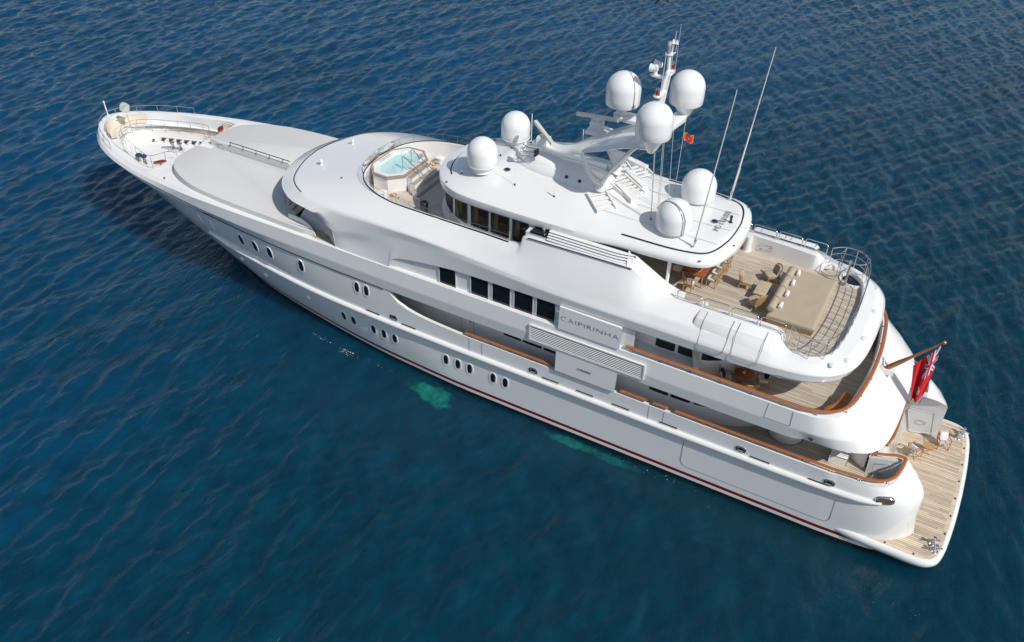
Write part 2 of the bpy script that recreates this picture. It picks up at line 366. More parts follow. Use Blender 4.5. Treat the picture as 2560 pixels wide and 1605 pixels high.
T = [(59.2, 0, 7.0), (59.08, .4, 7.0), (58.75, 1.0, 6.98), (58.1, 1.72, 6.92), (57.3, 2.35, 6.86), (56.2, 3.0, 6.82), (54.5, 3.72, 6.8), (52.9, 4.18, 6.82), (50.8, 4.64, 6.88), (48.7, 4.95, 6.95), (46.7, 5.2, 7.04), (44.8, 5.3, 7.08), (42, 5.32, 7.08), (39, 5.31, 7.07), (35.4, 5.3, 7.06), (31.6, 5.3, 7.05), (26, 5.3, 7.05), (20, 5.3, 7.05), (15, 5.3, 7.05), (11.5, 5.3, 7.05), (9, 5.3, 7.05), (8.2, 5.26, 7.05), (7.55, 5.05, 7.05), (7.0, 4.65, 7.05), (6.68, 4.1, 7.05), (6.5, 3.5, 7.05), (6.38, 2.6, 7.05), (6.25, 1.2, 7.05), (6.2, 0, 7.05)]
def smooth_line(L, sub=4):
    P = np.array(L); k = np.arange(len(P)); kn = np.linspace(0, len(P)-1, (len(P)-1)*sub+1)
    return np.stack([pchip(k, P[:, i], kn) for i in range(3)], 1)
Gs, Cs, Ts = smooth_line(G), smooth_line(Cc), smooth_line(T)
def offset_in(L, dd, dz=0):
    o = []
    for i, q in enumerate(L):
        a = L[max(0, i-1)][:2]; b = L[min(len(L)-1, i+1)][:2]
        if i == 0: n_ = np.array([-1., 0])
        elif i == len(L)-1: n_ = np.array([1., 0])
        else: t = (b-a)/(np.linalg.norm(b-a)+1e-9); n_ = np.array([-t[1], t[0]]); n_ = n_ if n_ @ (np.array([30, 0])-q[:2]) > 0 else -n_
        v = (q[0]+n_[0]*dd, max(0, q[1]+n_[1]*dd), q[2]+dz); o.append(v)
    o[0] = (o[0][0], 0, o[0][2]); o[-1] = (o[-1][0], 0, o[-1][2]); return np.array(o)
Ti = offset_in(Ts, .16, .035); Tj = offset_in(Ts, .36, .03)
Gi = offset_in(Gs, .5, 0)
ub = MB()
def mixl(a, b, f): return a*(1-f)+b*f
ub.grid([Gi, Gs, mixl(Gs, Cs, .12), mixl(Gs, Cs, .9), Cs, mixl(Cs, Ts, .1), mixl(Cs, Ts, .88), Ts, Ti, Tj])
inb = Tj.copy(); inb[:, 2] = np.where(inb[:, 0] > 40, 5.9, 6.1)
ub.grid([Tj, inb]); ub.mirror(); part(ub, "upper_bulwark", WHITE, ang=42)

# ------------------------------------------------------------------ decks (teak sheets) and soffits
def sheet(name, half, z, m_, thick=.08, parent=None, full=None):
    b = MB(); b.prism(full or sym(half), z-thick, z); return part(b, name, m_, parent)
sheet("main_deck_floor", [(33, 0), (33, 5.0), (26, 5.08), (8, 5.08), (6, 5.06), (5.2, 4.9), (4.6, 4.6), (4.2, 4.1), (3.95, 3.3), (4.3, 2.95), (5.3, 2.9), (5.3, 0)], 3.15, TEAK)
sheet("upper_deck_floor", [(38, 0), (38, 4.95), (10, 4.95), (8.2, 4.92), (7.6, 4.7), (7.1, 4.3), (6.85, 3.6), (6.65, 2.4), (6.55, 1.2), (6.52, 0)], 6.1, TEAK)
sheet("upper_deck_soffit", [(33, 0), (33, 5.0), (10, 4.85), (7, 4.75), (6.3, 4.55), (5.7, 4.2), (5.25, 3.6), (5.05, 2.8), (4.95, 1.3), (4.95, 0)], 5.56, SAT)
sheet("sun_deck_floor", [(24, 0), (24, 3.8), (16, 3.75), (10.3, 3.7), (9.8, 3.95), (9.1, 3.95), (8.7, 3.7), (8.35, 3.3), (8.15, 2.6), (8.02, 1.2), (7.98, 0)], 9.05, TEAK)
sheet("sun_deck_soffit", [(36, 0), (36, 4.6), (30, 4.95), (10, 4.95), (9, 4.7), (8.2, 4.3), (7.6, 3.6), (7.25, 2.7), (7.1, 1.2), (7.08, 0)], 8.42, SAT)
pd_half = [(35.45, 0), (35.35, 1.0), (35.05, 1.95), (34.5, 2.65), (33.6, 3.25), (32.6, 3.62), (31, 3.82), (29, 3.92), (24, 4.05), (23.8, 0)]
sheet("pool_deck_floor", pd_half, 9.25, STONE)
jb = MB()
for q in [((35, .9), (32.5, 1.9)), ((34.2, 2.4), (33.4, 1.5)), ((32.6, 3.5), (32.0, 1.6)), ((31.4, 3.7), (30.6, 1.2)), ((30.2, 3.8), (29.6, 2.5)), ((33.4, 1.9), (28.5, 3.2))]:
    for s in (1, -1): jb.tube([(q[0][0], s*q[0][1], 9.253), (q[1][0], s*q[1][1], 9.253)], .012, 4)
part(jb, "pool_deck_seams", TUBS)

# ------------------------------------------------------------------ foredeck plate, bow well, seats
OPEN = [(58.78, 0), (58.6, .65), (58.2, 1.2), (57.4, 1.75), (56, 2.42), (54.8, 2.85), (53.4, 3.2), (52.5, 3.5), (51.6, 3.75), (50.8, 3.72), (50.35, 3.35), (50.25, 2.7), (50.4, 1.6), (50.45, 0)]
OPs = [(q[0], max(0, q[1])) for q in spl(OPEN, 4)]
edge_out = [(q[0], q[1], q[2]-.004) for q in Tj if q[0] > 36]
N = 90
e1 = res(edge_out, N)
tt = np.linspace(0, 1, N); opl = res([(q[0], q[1], 6.93) for q in OPs], 70)
# plate: between the bulwark cap and the opening back to x 50.4, then across to the centre line
fd = MB()
fo = res([q for q in edge_out if q[0] > 50.28], 70); opc = res([(q[0], q[1]) for q in OPs if q[1] > 2.6 or q[0] > 52], 70); opl = np.array([(a[0], a[1], float(b[2])) for a, b in zip(opc, fo)])
fd.grid([fo, opl])
fa = np.vstack([fo[-1:], [q for q in edge_out if q[0] <= 50.28]]); fa = res(fa, 40)
fx = np.array([max(.47, 0) for q in fa]); k50 = [(50.3 if 0 else q[0]) for q in fa]
fd.grid([fa, [(q[0], min(q[1], 2.75), q[2]+.012) for q in fa], [(q[0], .47, q[2]+.035) for q in fa], [(q[0], .46, 6.9) for q in fa], [(q[0], 0, 6.9) for q in fa]])
tip = fa[0]; fd.add([tuple(tip), (opl[-1][0], opl[-1][1], tip[2]), (50.25, 2.72, tip[2]+.012), (tip[0], 2.75, tip[2]+.012)], [(0, 1, 2, 3)])
fd.add([(tip[0], 2.75, tip[2]+.012), (50.32, 2.7, tip[2]+.012), (50.46, .47, tip[2]+.03), (tip[0], .47, tip[2]+.035)], [(0, 1, 2, 3)])
opw = res([(q[0], q[1], 6.93) for q in OPs], 70)
fd.mirror(); part(fd, "foredeck", SAT, ang=40)
wl = MB(); wl.grid([opw, [(q[0], q[1], 5.85) for q in opw]]); wl.mirror(); part(wl, "bow_well_wall", SAT, ang=60)
RIM = [(57.55, 0), (57.3, .75), (56.65, 1.36), (55.7, 1.8), (54.3, 2.28), (53, 2.68), (52, 2.8), (51.2, 2.4), (50.9, 1.2), (50.85, 0)]
RIMs = [(q[0], max(0, q[1])) for q in spl(RIM, 4)]
n_ = 60; ra = res([(q[0], q[1], 5.9) for q in RIMs], n_); oa = res([(q[0], q[1], 5.9) for q in OPs], n_)
wk = MB(); wk.grid([oa, ra]); wk.mirror(); part(wk, "bow_walkway", planks("bow_walkway_teak", (.46, .38, .28), .12, .14))
rim = np.array(sym([(q[0], q[1]) for q in RIMs])); 
ri = np.array(inset([tuple(q) for q in rim], .16)); rf = np.array(inset([tuple(q) for q in rim], .42))
rm = MB(); k3 = lambda P, z: [(q[0], q[1], z) for q in P]
rm.grid([k3(rim, 5.88), k3(rim, 6.02), k3(ri, 6.04), k3(np.array(inset([tuple(q) for q in rim], .19)), 5.46), k3(np.array(inset([tuple(q) for q in rim], .24)), 5.38)], closev=True)
rm.add(k3(np.array(inset([tuple(q) for q in rim], .24)), 5.38), [list(range(len(rim)))])
part(rm, "mooring_well", SAT, ang=50)
# U-shaped bow seat
st = MB()
so_ = [(58.62, 0), (58.45, .55), (58.1, 1.0), (57.6, 1.4), (57.1, 1.68)]; si = [(57.95, 0), (57.9, .3), (57.7, .62), (57.35, .95), (56.95, 1.25)]
o_, i_ = res(spl(so_, 5), 20), res(spl(si, 5), 20)
sb = np.array([(q[0]-.0, q[1]) for q in o_]); mid = o_*.78+i_*.22
for P, Q, z in ((o_, mid, None),): pass
st.grid([[(q[0], q[1], 6.86) for q in o_], [(q[0], q[1], 6.86) for q in o_*.88+i_*.12], [(q[0], q[1], 6.45) for q in mid], [(q[0], q[1], 6.44) for q in i_*.92+o_*.08], [(q[0], q[1], 6.38) for q in i_], [(q[0], q[1], 6.28) for q in i_]])
st.mirror(); seat = part(st, "bow_seat_cushion", CREAM, ang=45)
sbm = MB(); i2 = i_*1.04-o_*.04
sbm.grid([[(q[0], q[1], 6.29) for q in o_], [(q[0], q[1], 6.29) for q in i2], [(q[0], q[1], 5.9) for q in i2]]); sbm.mirror(); part(sbm, "bow_seat_base", SAT)
# niche seats and oval tables on both sides
for s in (1, -1):
    nb = MB(); P = [(51.75, 3.62), (51.1, 3.7), (50.6, 3.5), (50.4, 3.1)]; Q = [(51.6, 3.2), (51.15, 3.2), (50.95, 3.05), (50.9, 2.8)]
    a = res(spl(P, 4), 14); b = res(spl(Q, 4), 14)
    nb.grid([[(q[0], s*q[1], 6.88) for q in a], [(q[0], s*q[1], 6.88) for q in a*.8+b*.2], [(q[0], s*q[1], 6.4) for q in a*.7+b*.3], [(q[0], s*q[1], 6.38) for q in b], [(q[0], s*q[1], 5.92) for q in b]])
    part(nb, "niche_seat", CREAM, ang=40)
    tb = MB(); ov = [(51.25+.42*math.cos(t)*math.cos(.97*s)-.2*math.sin(t)*math.sin(.97*s), s*2.78+.42*math.cos(t)*math.sin(.97*s)+.2*math.sin(t)*math.cos(.97*s)) for t in np.linspace(0, 2*math.pi, 28)[:-1]]
    tb.prism(ov, 6.80, 6.88, 0, bev=.02); tb.lathe([(.16, 5.9), (.05, 5.95), (.05, 6.8)], (51.2, s*2.78, 0), 12, 1)
    t_ = part(tb, "oval_table", [VARN, STEEL]); tp = MB(); tp.prism(inset(ov, .045), 6.88, 6.886); part(tp, "table_inlay", REDT, t_)
# bow well fittings
fb = MB(); fb.prism([(56.7, -1.22), (56.05, -.72), (55.8, -.86), (56.4, -1.38)], 5.38, 5.46, bev=.02)
hq = MB(); hx = [(56.62, -1.2), (56.1, -.62), (55.72, -.86), (56.3, -1.4)]; hq.prism(hx, 5.36, 5.45, bev=.025); h_ = part(hq, "deck_hatch", SAT)
hg = MB(); hg.prism(inset(hx, .12), 5.45, 5.458); part(hg, "hatch_glass", GLASS, h_)
vb = MB(); A_, B_ = np.array([55.75, -1.42]), np.array([52.5, -2.5]); nrm = np.array([.31, .95])
for k in range(7):
    c = A_+(B_-A_)*k/6; vb.box((c[0]-.16*nrm[0]*-1, c[1]+.22, 5.5), (.06, .5, .25), rz=.33)
c = (A_+B_)/2; vb.box((c[0]+.08, c[1]-.02, 5.64), (3.5, .1, .06), rz=.32); vb.box((c[0]+.08, c[1]+.45, 5.40), (3.4, .06, .06), rz=.32)
fl = part(vb, "fairlead_rack", SAT)
for k in range(6):
    c = A_+(B_-A_)*(k+.5)/6; q = MB(); q.box((c[0], c[1]+.12, 5.52), (.38, .12, .16), rz=.32); part(q, "fairlead_opening", GLASS, fl)
wm = MB(); wm.prism([(54.5, -.78), (54.1, -.4), (53.05, -.75), (53.3, -1.2)], 5.38, 5.5); wd = part(wm, "windlass_base", GREYM)
for x, y in ((54.0, -.75), (53.45, -.9)):
    q = MB(); q.lathe([(.17, 5.5), (.14, 5.6), (.1, 5.7), (.1, 5.86), (.17, 5.95), (.17, 5.99), (0, 6.0)], (x, y, 0), 14); part(q, "windlass", STEEL, wd)
    q = MB(); q.tube([(x, y, 5.6), (x+.45, y+.1, 5.55), (x+.9, y+.2, 5.45)], .06, 6); part(q, "anchor_chain", STEEL, wd)
for x, y in ((53.75, 2.35), (53.35, 2.28)):
    q = MB(); q.lathe([(.16, 5.9), (.12, 6.0), (.1, 6.12), (.1, 6.35), (.16, 6.42)], (x, y, 0), 14); cp = part(q, "capstan", CHROME)
    q = MB(); q.lathe([(.2, 6.40), (.21, 6.46), (.18, 6.53), (0, 6.55)], (x, y, 0), 14); part(q, "capstan_cover", BLUEC, cp)
# rails: helper with posts
def rail(name, path, zt, zb, nposts, rr=.02, mids=(.5,), closed=False, parent=None, posts=None, mat_=STEEL):
    P = res([(x, y, 0) for x, y in path], 80); g = MB(); g.tube([(q[0], q[1], zt) for q in P], rr, 8, closed=False)
    for f in mids: g.tube([(q[0], q[1], zb+(zt-zb)*f) for q in P], rr*.6, 6)
    o = part(g, name, mat_, parent)
    for i in np.linspace(0, 79, nposts).astype(int):
        q = P[i]; s_ = MB(); s_.tube([(0, 0, 0), (0, 0, zt-zb)], rr*.85, 6); so2 = s_.build("stanchion", mat_, o, loc=(q[0], q[1], zb))
    return o
half_r = [(57.35, 0), (57.15, .62), (56.6, 1.1), (55.6, 1.6), (54.3, 2.1), (53.1, 2.5), (52.6, 2.62)]
full_r = [(q[0], -q[1]) for q in half_r[::-1]] + half_r[1:]
rail("bow_well_rail", spl([(51.4, -1.75), (51.75, -2.2), (52.2, -2.6)] + full_r + [(52.2, 2.45), (51.95, 1.9), (51.75, 1.5), (51.1, 1.45)], 4), 6.9, 6.0, 17, .018)
BR = [(q[0]-.08, q[1]) for q in [(54.4, -3.5), (56.1, -2.85), (57.4, -2.15), (58.3, -1.4), (58.85, -.7), (59.0, 0), (58.85, .7), (58.3, 1.4), (57.4, 2.15), (56.1, 2.85), (55.3, 3.2)]]
rail("bow_rail", spl(BR, 4), 7.38, 6.9, 9, .022, mids=())
q = MB(); q.tube([(59.0, 0, 6.95), (59.1, 0, 8.0)], [.05, .035], 8); q.tube([(59.1, 0, 7.98), (59.1, 0, 8.1)], .06, 8); part(q, "jackstaff", SAT)
q = MB(); q.tube([(56.95, -.1, 5.9), (57.1, -.05, 7.8)], .018, 6)
dsk = part(q, "anchor_ball_pole", STEEL)
q = MB(); C0 = Vector((57.12, -.05, 8.08))
for ax in (Vector((.77, -.25, .58)), Vector((-.35, .9, .2))):
    ax.normalize(); a1 = ax.cross(Vector((0, 0, 1))).normalized(); a2 = ax.cross(a1)
    ring = [C0+(a1*math.cos(t)+a2*math.sin(t))*.36 for t in np.linspace(0, 2*math.pi, 25)[:-1]]
    q.add([tuple(v+ax*.008) for v in ring]+[tuple(v-ax*.008) for v in ring], [list(range(24)), list(range(24, 48))[::-1]]+[(i, (i+1) % 24, 24+(i+1) % 24, 24+i) for i in range(24)])
part(q, "anchor_day_shape", GREYM, dsk)

# ------------------------------------------------------------------ big grey foredeck covers and the slot between them
for s in (1, -1):
    half = spl([(49.95, .55), (50.0, 1.2), (49.95, 2.2), (49.6, 3.05), (48.8, 3.75), (47.0, 4.52), (45.2, 4.82), (43, 4.98), (40, 5.05), (37.6, 5.08), (36.9, 4.95)], 5) + [(38.6, 4.3), (40.3, 3.3), (41.3, 2.2), (41.9, 1.1), (42.1, .45)]
    half += [(46, .45), (48.4, .46), (49.4, .5)]
    q = MB(); q.prism([(x, s*y) for x, y in half][::s], 6.95, 7.45, bev=.09); part(q, "foredeck_cover", PAD, ang=30)
q = MB(); q.box((45.6, 0, 6.93), (8.0, .86, .05)); part(q, "foredeck_slot_floor", GREYM)
q = MB(); q.tube([(48.0, -.4, 7.47), (48.0, -.4, 7.72), (43.0, -.4, 7.72)], .028, 6)
for x in (46.9, 45.8, 44.7, 43.6): q.tube([(x, -.4, 7.45), (x, -.4, 7.72)], .02, 6)
part(q, "foredeck_handrail", DARKM)
q = MB(); q.tube([(49.2, -.44, 7.02), (49.2, -.44, 7.36), (48.75, -.44, 7.40), (48.65, -.44, 7.02)], .018, 6, closed=True); q.sphere((48.85, -.44, 7.18), .04, 8, 6); part(q, "foredeck_locker_door", WHITE)
q = MB(); q.lathe([(.04, 0), (.06, .03), (.05, .09), (0, .1)], (0, 0, 0), 8); b0 = q.build("deck_light", DARKM, yacht, loc=(49.2, 4.35, 6.95))
for x, y in ((49.2, -4.35),):
    c = copy_tree(b0, yacht); c.location = (x, y, 6.95)

# ------------------------------------------------------------------ sun deck body: brow, fascia and bulwarks (one lofted shell)
BODY = [  # P0 bottom, P1 lower crest, P2 upper crest, P4 coaming / top edge
 ((40.0, 0, 8.75), (41.3, 0, 8.95), (40.45, 0, 9.35), (35.6, 0, 10.3)),
 ((39.9, .9, 8.75), (41.2, 1.0, 8.95), (40.35, .95, 9.35), (35.5, .9, 10.3)),
 ((39.5, 2.1, 8.75), (40.85, 2.2, 8.95), (39.98, 2.2, 9.35), (35.3, 1.75, 10.3)),
 ((39.0, 3.0, 8.75), (40.25, 3.35, 8.96), (39.4, 3.35, 9.35), (34.95, 2.4, 10.3)),
 ((38.2, 3.8, 8.75), (39.35, 4.25, 8.97), (38.55, 4.1, 9.36), (34.4, 2.95, 10.3)),
 ((37.2, 4.3, 8.77), (38.25, 4.88, 8.98), (37.45, 4.62, 9.38), (33.75, 3.35, 10.3)),
 ((36.6, 4.55, 8.8), (37.2, 5.14, 9.0), (36.4, 4.87, 9.42), (33.1, 3.62, 10.28)),
 ((36.25, 4.75, 8.8), (36.3, 5.25, 8.95), (35.4, 5.0, 9.44), (32.5, 3.78, 10.27)),
 ((35.1, 5.2, 7.07), (35.2, 5.24, 8.2), (34.5, 5.05, 9.45), (31.9, 3.87, 10.26)),
 ((34.2, 5.24, 7.06), (34.2, 5.18, 8.44), (33.5, 5.08, 9.48), (31.2, 3.92, 10.26)),
 ((33.0, 5.25, 7.06), (33.0, 5.13, 8.7), (32.3, 5.1, 9.5), (30.5, 3.95, 10.27)),
 ((32.0, 5.25, 7.06), (32.0, 5.11, 8.87), (31.4, 5.13, 9.5), (29.9, 3.97, 10.28)),
 ((31.5, 5.26, 7.06), (31.4, 5.11, 8.95), (30.9, 5.15, 9.52), (29.4, 4.0, 10.29)),
 ((31.38, 5.25, 7.42), (31.0, 5.11, 9.0), (30.4, 5.16, 9.53), (29.0, 4.0, 10.3)),
 ((31.1, 5.22, 7.68), (30.6, 5.12, 9.04), (30.05, 5.17, 9.54), (28.75, 4.02, 10.3)),
 ((30.5, 5.2, 7.86), (30.2, 5.13, 9.08), (29.7, 5.18, 9.54), (28.5, 4.03, 10.31)),
 ((29.3, 5.2, 8.04), (29.2, 5.16, 9.14), (28.8, 5.19, 9.51), (27.8, 4.07, 10.33)),
 ((28.2, 5.2, 8.18), (28.2, 5.19, 9.16), (27.8, 5.2, 9.47), (26.9, 4.11, 10.35)),
 ((27, 5.2, 8.28), (27, 5.22, 9.17), (26.7, 5.2, 9.42), (26.0, 4.15, 10.38)),
 ((25, 5.2, 8.32), (25, 5.26, 9.1), (24.9, 5.22, 9.32), (24.55, 4.25, 10.42)),
 ((24.1, 5.2, 8.33), (24.1, 5.27, 9.06), (24.0, 5.22, 9.28), (23.85, 4.27, 10.62)),
 ((23.7, 5.2, 8.34), (23.7, 5.27, 9.04), (23.6, 5.22, 9.25), (23.7, 4.28, 11.06)),
 ((22, 5.2, 8.35), (22, 5.28, 8.98), (22, 5.2, 9.22), (22, 4.3, 11.15)),
 ((20, 5.2, 8.38), (20, 5.28, 8.95), (20, 5.16, 9.24), (20, 4.3, 11.2)),
 ((18.5, 5.2, 8.4), (18.5, 5.27, 8.95), (18.5, 5.1, 9.3), (18.5, 4.28, 11.22)),
 ((17.7, 5.2, 8.42), (17.7, 5.26, 8.95), (17.7, 5.05, 9.34), (17.75, 4.22, 11.1)),
 ((17.1, 5.2, 8.43), (17.1, 5.26, 8.95), (17.1, 5.0, 9.38), (17.1, 4.15, 10.6)),
 ((16.5, 5.2, 8.44), (16.5, 5.25, 8.95), (16.5, 4.95, 9.44), (16.55, 4.1, 10.15)),
 ((15.9, 5.2, 8.44), (15.9, 5.25, 8.95), (15.9, 4.92, 9.5), (15.9, 4.08, 9.98)),
 ((14.5, 5.2, 8.45), (14.5, 5.25, 8.95), (14.5, 4.88, 9.52), (14.5, 4.02, 9.95)),
 ((12.5, 5.18, 8.45), (12.5, 5.22, 8.94), (12.5, 4.82, 9.5), (12.5, 3.9, 9.95)),
 ((10.9, 5.12, 8.46), (10.9, 5.16, 8.93), (10.9, 4.76, 9.45), (10.9, 3.8, 9.92)),
 ((10.4, 5.06, 8.47), (10.4, 5.1, 8.92), (10.4, 4.7, 9.33), (10.45, 3.95, 9.62)),
 ((9.95, 5.0, 8.5), (9.95, 5.03, 8.91), (9.95, 4.6, 9.25), (9.95, 4.02, 9.33)),
 ((9.15, 4.86, 8.5), (9.1, 4.88, 8.9), (9.1, 4.45, 9.22), (9.2, 4.02, 9.3)),
 ((8.3, 4.5, 8.5), (8.2, 4.52, 8.89), (8.4, 4.15, 9.2), (8.65, 3.78, 9.3)),
 ((7.55, 3.8, 8.5), (7.42, 3.8, 8.88), (7.85, 3.5, 9.2), (8.25, 3.3, 9.3)),
 ((7.12, 2.8, 8.5), (6.98, 2.8, 8.88), (7.5, 2.75, 9.19), (8.05, 2.65, 9.3)),
 ((6.95, 1.3, 8.5), (6.8, 1.3, 8.88), (7.38, 1.3, 9.19), (7.92, 1.25, 9.3)),
 ((6.92, 0, 8.5), (6.77, 0, 8.88), (7.35, 0, 9.19), (7.9, 0, 9.3))]
SB = [smooth_line([r_[k] for r_ in BODY], 4) for k in range(4)]
P0, P1, P2, P4 = SB
P5 = []; P6 = []
for i, q in enumerate(P4):
    x, y, z = q; a = P4[max(0, i-1)][:2]; b = P4[min(len(P4)-1, i+1)][:2]
    t = (b-a)/(np.linalg.norm(b-a)+1e-9); nn = np.array([-t[1], t[0]]); c = np.array([28. if x > 27 else (10.5 if x < 10.6 else x), 0])
    nn = nn if nn @ (c-q[:2]) > 0 else -nn
    wd = .14 if x > 23.5 else (.3 if x > 15.9 else (.42 if x > 10.4 else .1))
    P5.append((x+nn[0]*wd, max(0, y+nn[1]*wd), z)); P6.append((x+nn[0]*(wd+.02), max(0, y+nn[1]*(wd+.02)), 9.2 if x > 23.5 else 9.02))
P5 = np.array(P5); P6 = np.array(P6)
bb = MB()
P4s = P4.copy()
for i_, v_ in enumerate(P4):
    if 20.5 < v_[0] < 27.5: w_ = np.exp(-((P4[:, 0]-v_[0])/1.5)**2)*(np.arange(len(P4)) < len(P4)*.8); P4s[i_, 1:] = (P4[:, 1:]*w_[:, None]).sum(0)/w_.sum()
mid = mixl(P2, P4s, .5); bulge = np.clip((23.8-mid[:, 0])/2, 0, 1)*np.clip((mid[:, 0]-16.6)/1.5, 0, 1); mid[:, 1] += .12*bulge
wgt = np.clip((P1[:, 0:1]-30.8)/2.6, 0, 1)**1.5*np.clip((35.6-P1[:, 0:1])/1.5, 0, 1)      # hollow flank forward of the saloon windows
def hol(f): q = mixl(P0, P1, f); q[:, 1:2] -= .09*wgt*math.sin(math.pi*f); return q
bb.grid([P0, hol(.25), hol(.5), hol(.72), mixl(P0, P1, .9), P1, mixl(P1, P2, .3), mixl(P1, P2, .8), P2, mixl(P2, P4s, .08), mid, mixl(P2, P4s, .8), mixl(P2, P4, .97), P4, P5, P6])
bb.mirror(); part(bb, "sun_deck_shell", WHITE, ang=88)
# dark joint on the brow and rubber line under the glass
def on_line(L, a, b): return [tuple(q) for q in L if a <= q[0] <= b]
q = MB(); arc = [tuple(v+np.array([-.12, 0, .035])) for v in P2 if v[0] > 37.8]
full = [(v[0], -v[1], v[2]) for v in arc[::-1]] + arc[1:]
q.tube(full, .03, 6); part(q, "brow_joint", GROOVE)
ar = [tuple(v+np.array([0, 0, .01])) for v in P4 if v[0] > 24.5]
full = [(v[0], -v[1], v[2]) for v in ar[::-1]] + ar[1:]
q = MB(); q.tube(full, .035, 6); part(q, "glass_channel", GROOVE)
# glass screen, pane by pane
GP = res([(v[0], v[1], v[2]) for v in full], 241)
nrm = []
for i in range(0, 240, 8):
    seg = GP[i:i+9]; q = MB(); out = []
    for v in seg:
        c = np.array([29., 0]); dv = c-v[:2]; dv = dv/np.linalg.norm(dv); out.append((v[0]-dv[0]*.05, v[1]-dv[1]*.05, v[2]+.44))
    q.grid([[tuple(v) for v in seg], out]); gp = part(q, "glass_screen", CLEAR)
    q = MB(); q.tube([tuple(seg[0]), out[0]], .010, 4); q.tube(out, .009, 4); part(q, "pane_edge", CAULK, gp)
# hatch boxes bulging out of the aft bulwarks
for s in (1, -1):
    q = MB(); X0, X1 = 14.35, 10.95
    sec = lambda x, k: [(x, s*4.05, 9.97), (x-.02*k, s*4.68, 9.84), (x-.05*k, s*4.82, 9.66), (x-.12*k, s*4.86, 9.35), (x-.1*k, s*4.7, 9.3)]
    g_ = [sec(X0, 0), sec(X0-.25, 1)] if 0 else None
    A = [(X0, s*4.0, 9.96), (X0, s*4.58, 9.84), (X0+.02, s*4.72, 9.7), (X0+.05, s*4.84, 9.42), (X0+.1, s*4.7, 9.36)]
    Bq = [(X0-.1, s*4.0, 9.985), (X0-.12, s*4.62, 9.88), (X0-.14, s*4.79, 9.72), (X0-.15, s*4.92, 9.36), (X0-.1, s*4.8, 9.25)]
    Cq = [(X1+.15, s*3.95, 9.97), (X1+.12, s*4.58, 9.86), (X1+.12, s*4.74, 9.7), (X1+.15, s*4.88, 9.34), (X1+.1, s*4.76, 9.25)]
    Dq = [(X1, s*3.9, 9.92), (X1-.05, s*4.52, 9.78), (X1-.05, s*4.66, 9.62), (X1-.0, s*4.8, 9.3), (X1+.1, s*4.7, 9.25)]
    q.grid([A, Bq, Cq, Dq]); q.add([A[0], A[1], A[2], A[3], A[4]], [[0, 1, 2, 3, 4]])
    hx_ = part(q, "locker_fairing", WHITE, ang=30)
    for xa, xb in ((13.95, 12.65), (12.35, 11.05)):
        q = MB(); q.tube([(xa, s*4.1, 9.99), (xa, s*4.63, 9.893), (xa, s*4.81, 9.735), (xa, s*4.935, 9.4), (xa-.02, s*5.07, 9.22), (xa-.04, s*5.262, 8.96), (xa-.1, s*5.268, 8.78), (xa-.25, s*5.264, 8.7), (xb+.25, s*5.25, 8.7), (xb+.1, s*5.25, 8.78), (xb+.04, s*5.235, 8.96), (xb+.02, s*5.05, 9.2), (xb, s*4.92, 9.4), (xb, s*4.785, 9.735), (xb, s*4.615, 9.893), (xb, s*4.1, 9.99)], .012, 4)
        part(q, "hatch_seam", CAULK, hx_)
# inside panels of the aft bulwark: lockers outlines + drains
for s in (1, -1):
    for x in (13.4, 11.9):
        q = MB(); q.tube([(x+a, s*3.5+.0, z) for a, z in ((.33, 9.3), (.33, 9.62), (-.33, 9.62), (-.33, 9.3))], .008, 4, closed=True)
        for a in (.22, -.22): q.sphere((x+a, s*3.5, 9.33 if a > 0 else 9.5), .035, 8, 6)
        part(q, "locker_outline", CAULK)
    q = MB(); q.lathe([(.24, 9.05), (.2, 9.1), (.2, 9.93), (0, 9.94)], (14.35, s*3.45, 0), 16); part(q, "bulwark_column", WHITE)

# ------------------------------------------------------------------ wheelhouse windows under the brow, wing walkway
WH = [(41.3, 0), (41.2, .9), (40.85, 2.0), (40.3, 2.95), (39.5, 3.75), (38.7, 4.25)]
WHt = [(40.0, 0), (39.9, .85), (39.55, 1.9), (39.0, 2.8), (38.3, 3.5), (37.5, 4.0)]
wa, wt = res(spl(WH, 5), 41), res(spl(WHt, 5), 41)
q = MB(); q.grid([[(v[0], v[1], 7.1) for v in wa], [(v[0]*.97+.03*t[0], v[1], 7.55) for v, t in zip(wa, wt)]]); q.mirror(); ww = part(q, "wheelhouse_front", WHITE)
for i in range(0, 40, 5):
    for s in ((1, -1)):
        q = MB(); a = wa[i:i+6]; b = wt[i:i+6]
        q.grid([[(v[0]*.97+.03*t[0], s*v[1], 7.55) for v, t in zip(a, b)], [(t[0], s*t[1], 8.8) for t in b]]); wp = part(q, "wheelhouse_window", GLASS)
        q = MB(); q.tube([(a[0][0]*.97+.03*b[0][0]+.015, s*a[0][1], 7.55), (b[0][0]+.01, s*b[0][1], 8.8)], .03, 6); part(q, "mullion", DARKM, wp)
q = MB(); 
for s in (1, -1):
    q.grid([[(38.7, s*4.25, 7.07), (36.0, s*4.35, 7.07), (35.2, s*4.6, 7.07)], [(37.6, s*3.95, 8.9), (36.0, s*4.2, 8.9), (35.2, s*4.4, 8.9)]])
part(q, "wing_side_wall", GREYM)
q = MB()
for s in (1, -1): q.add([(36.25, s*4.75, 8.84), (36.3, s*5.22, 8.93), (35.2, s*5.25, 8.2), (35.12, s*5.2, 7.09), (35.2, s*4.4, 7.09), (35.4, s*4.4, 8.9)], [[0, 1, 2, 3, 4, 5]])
part(q, "wing_end_panel", GREYM)
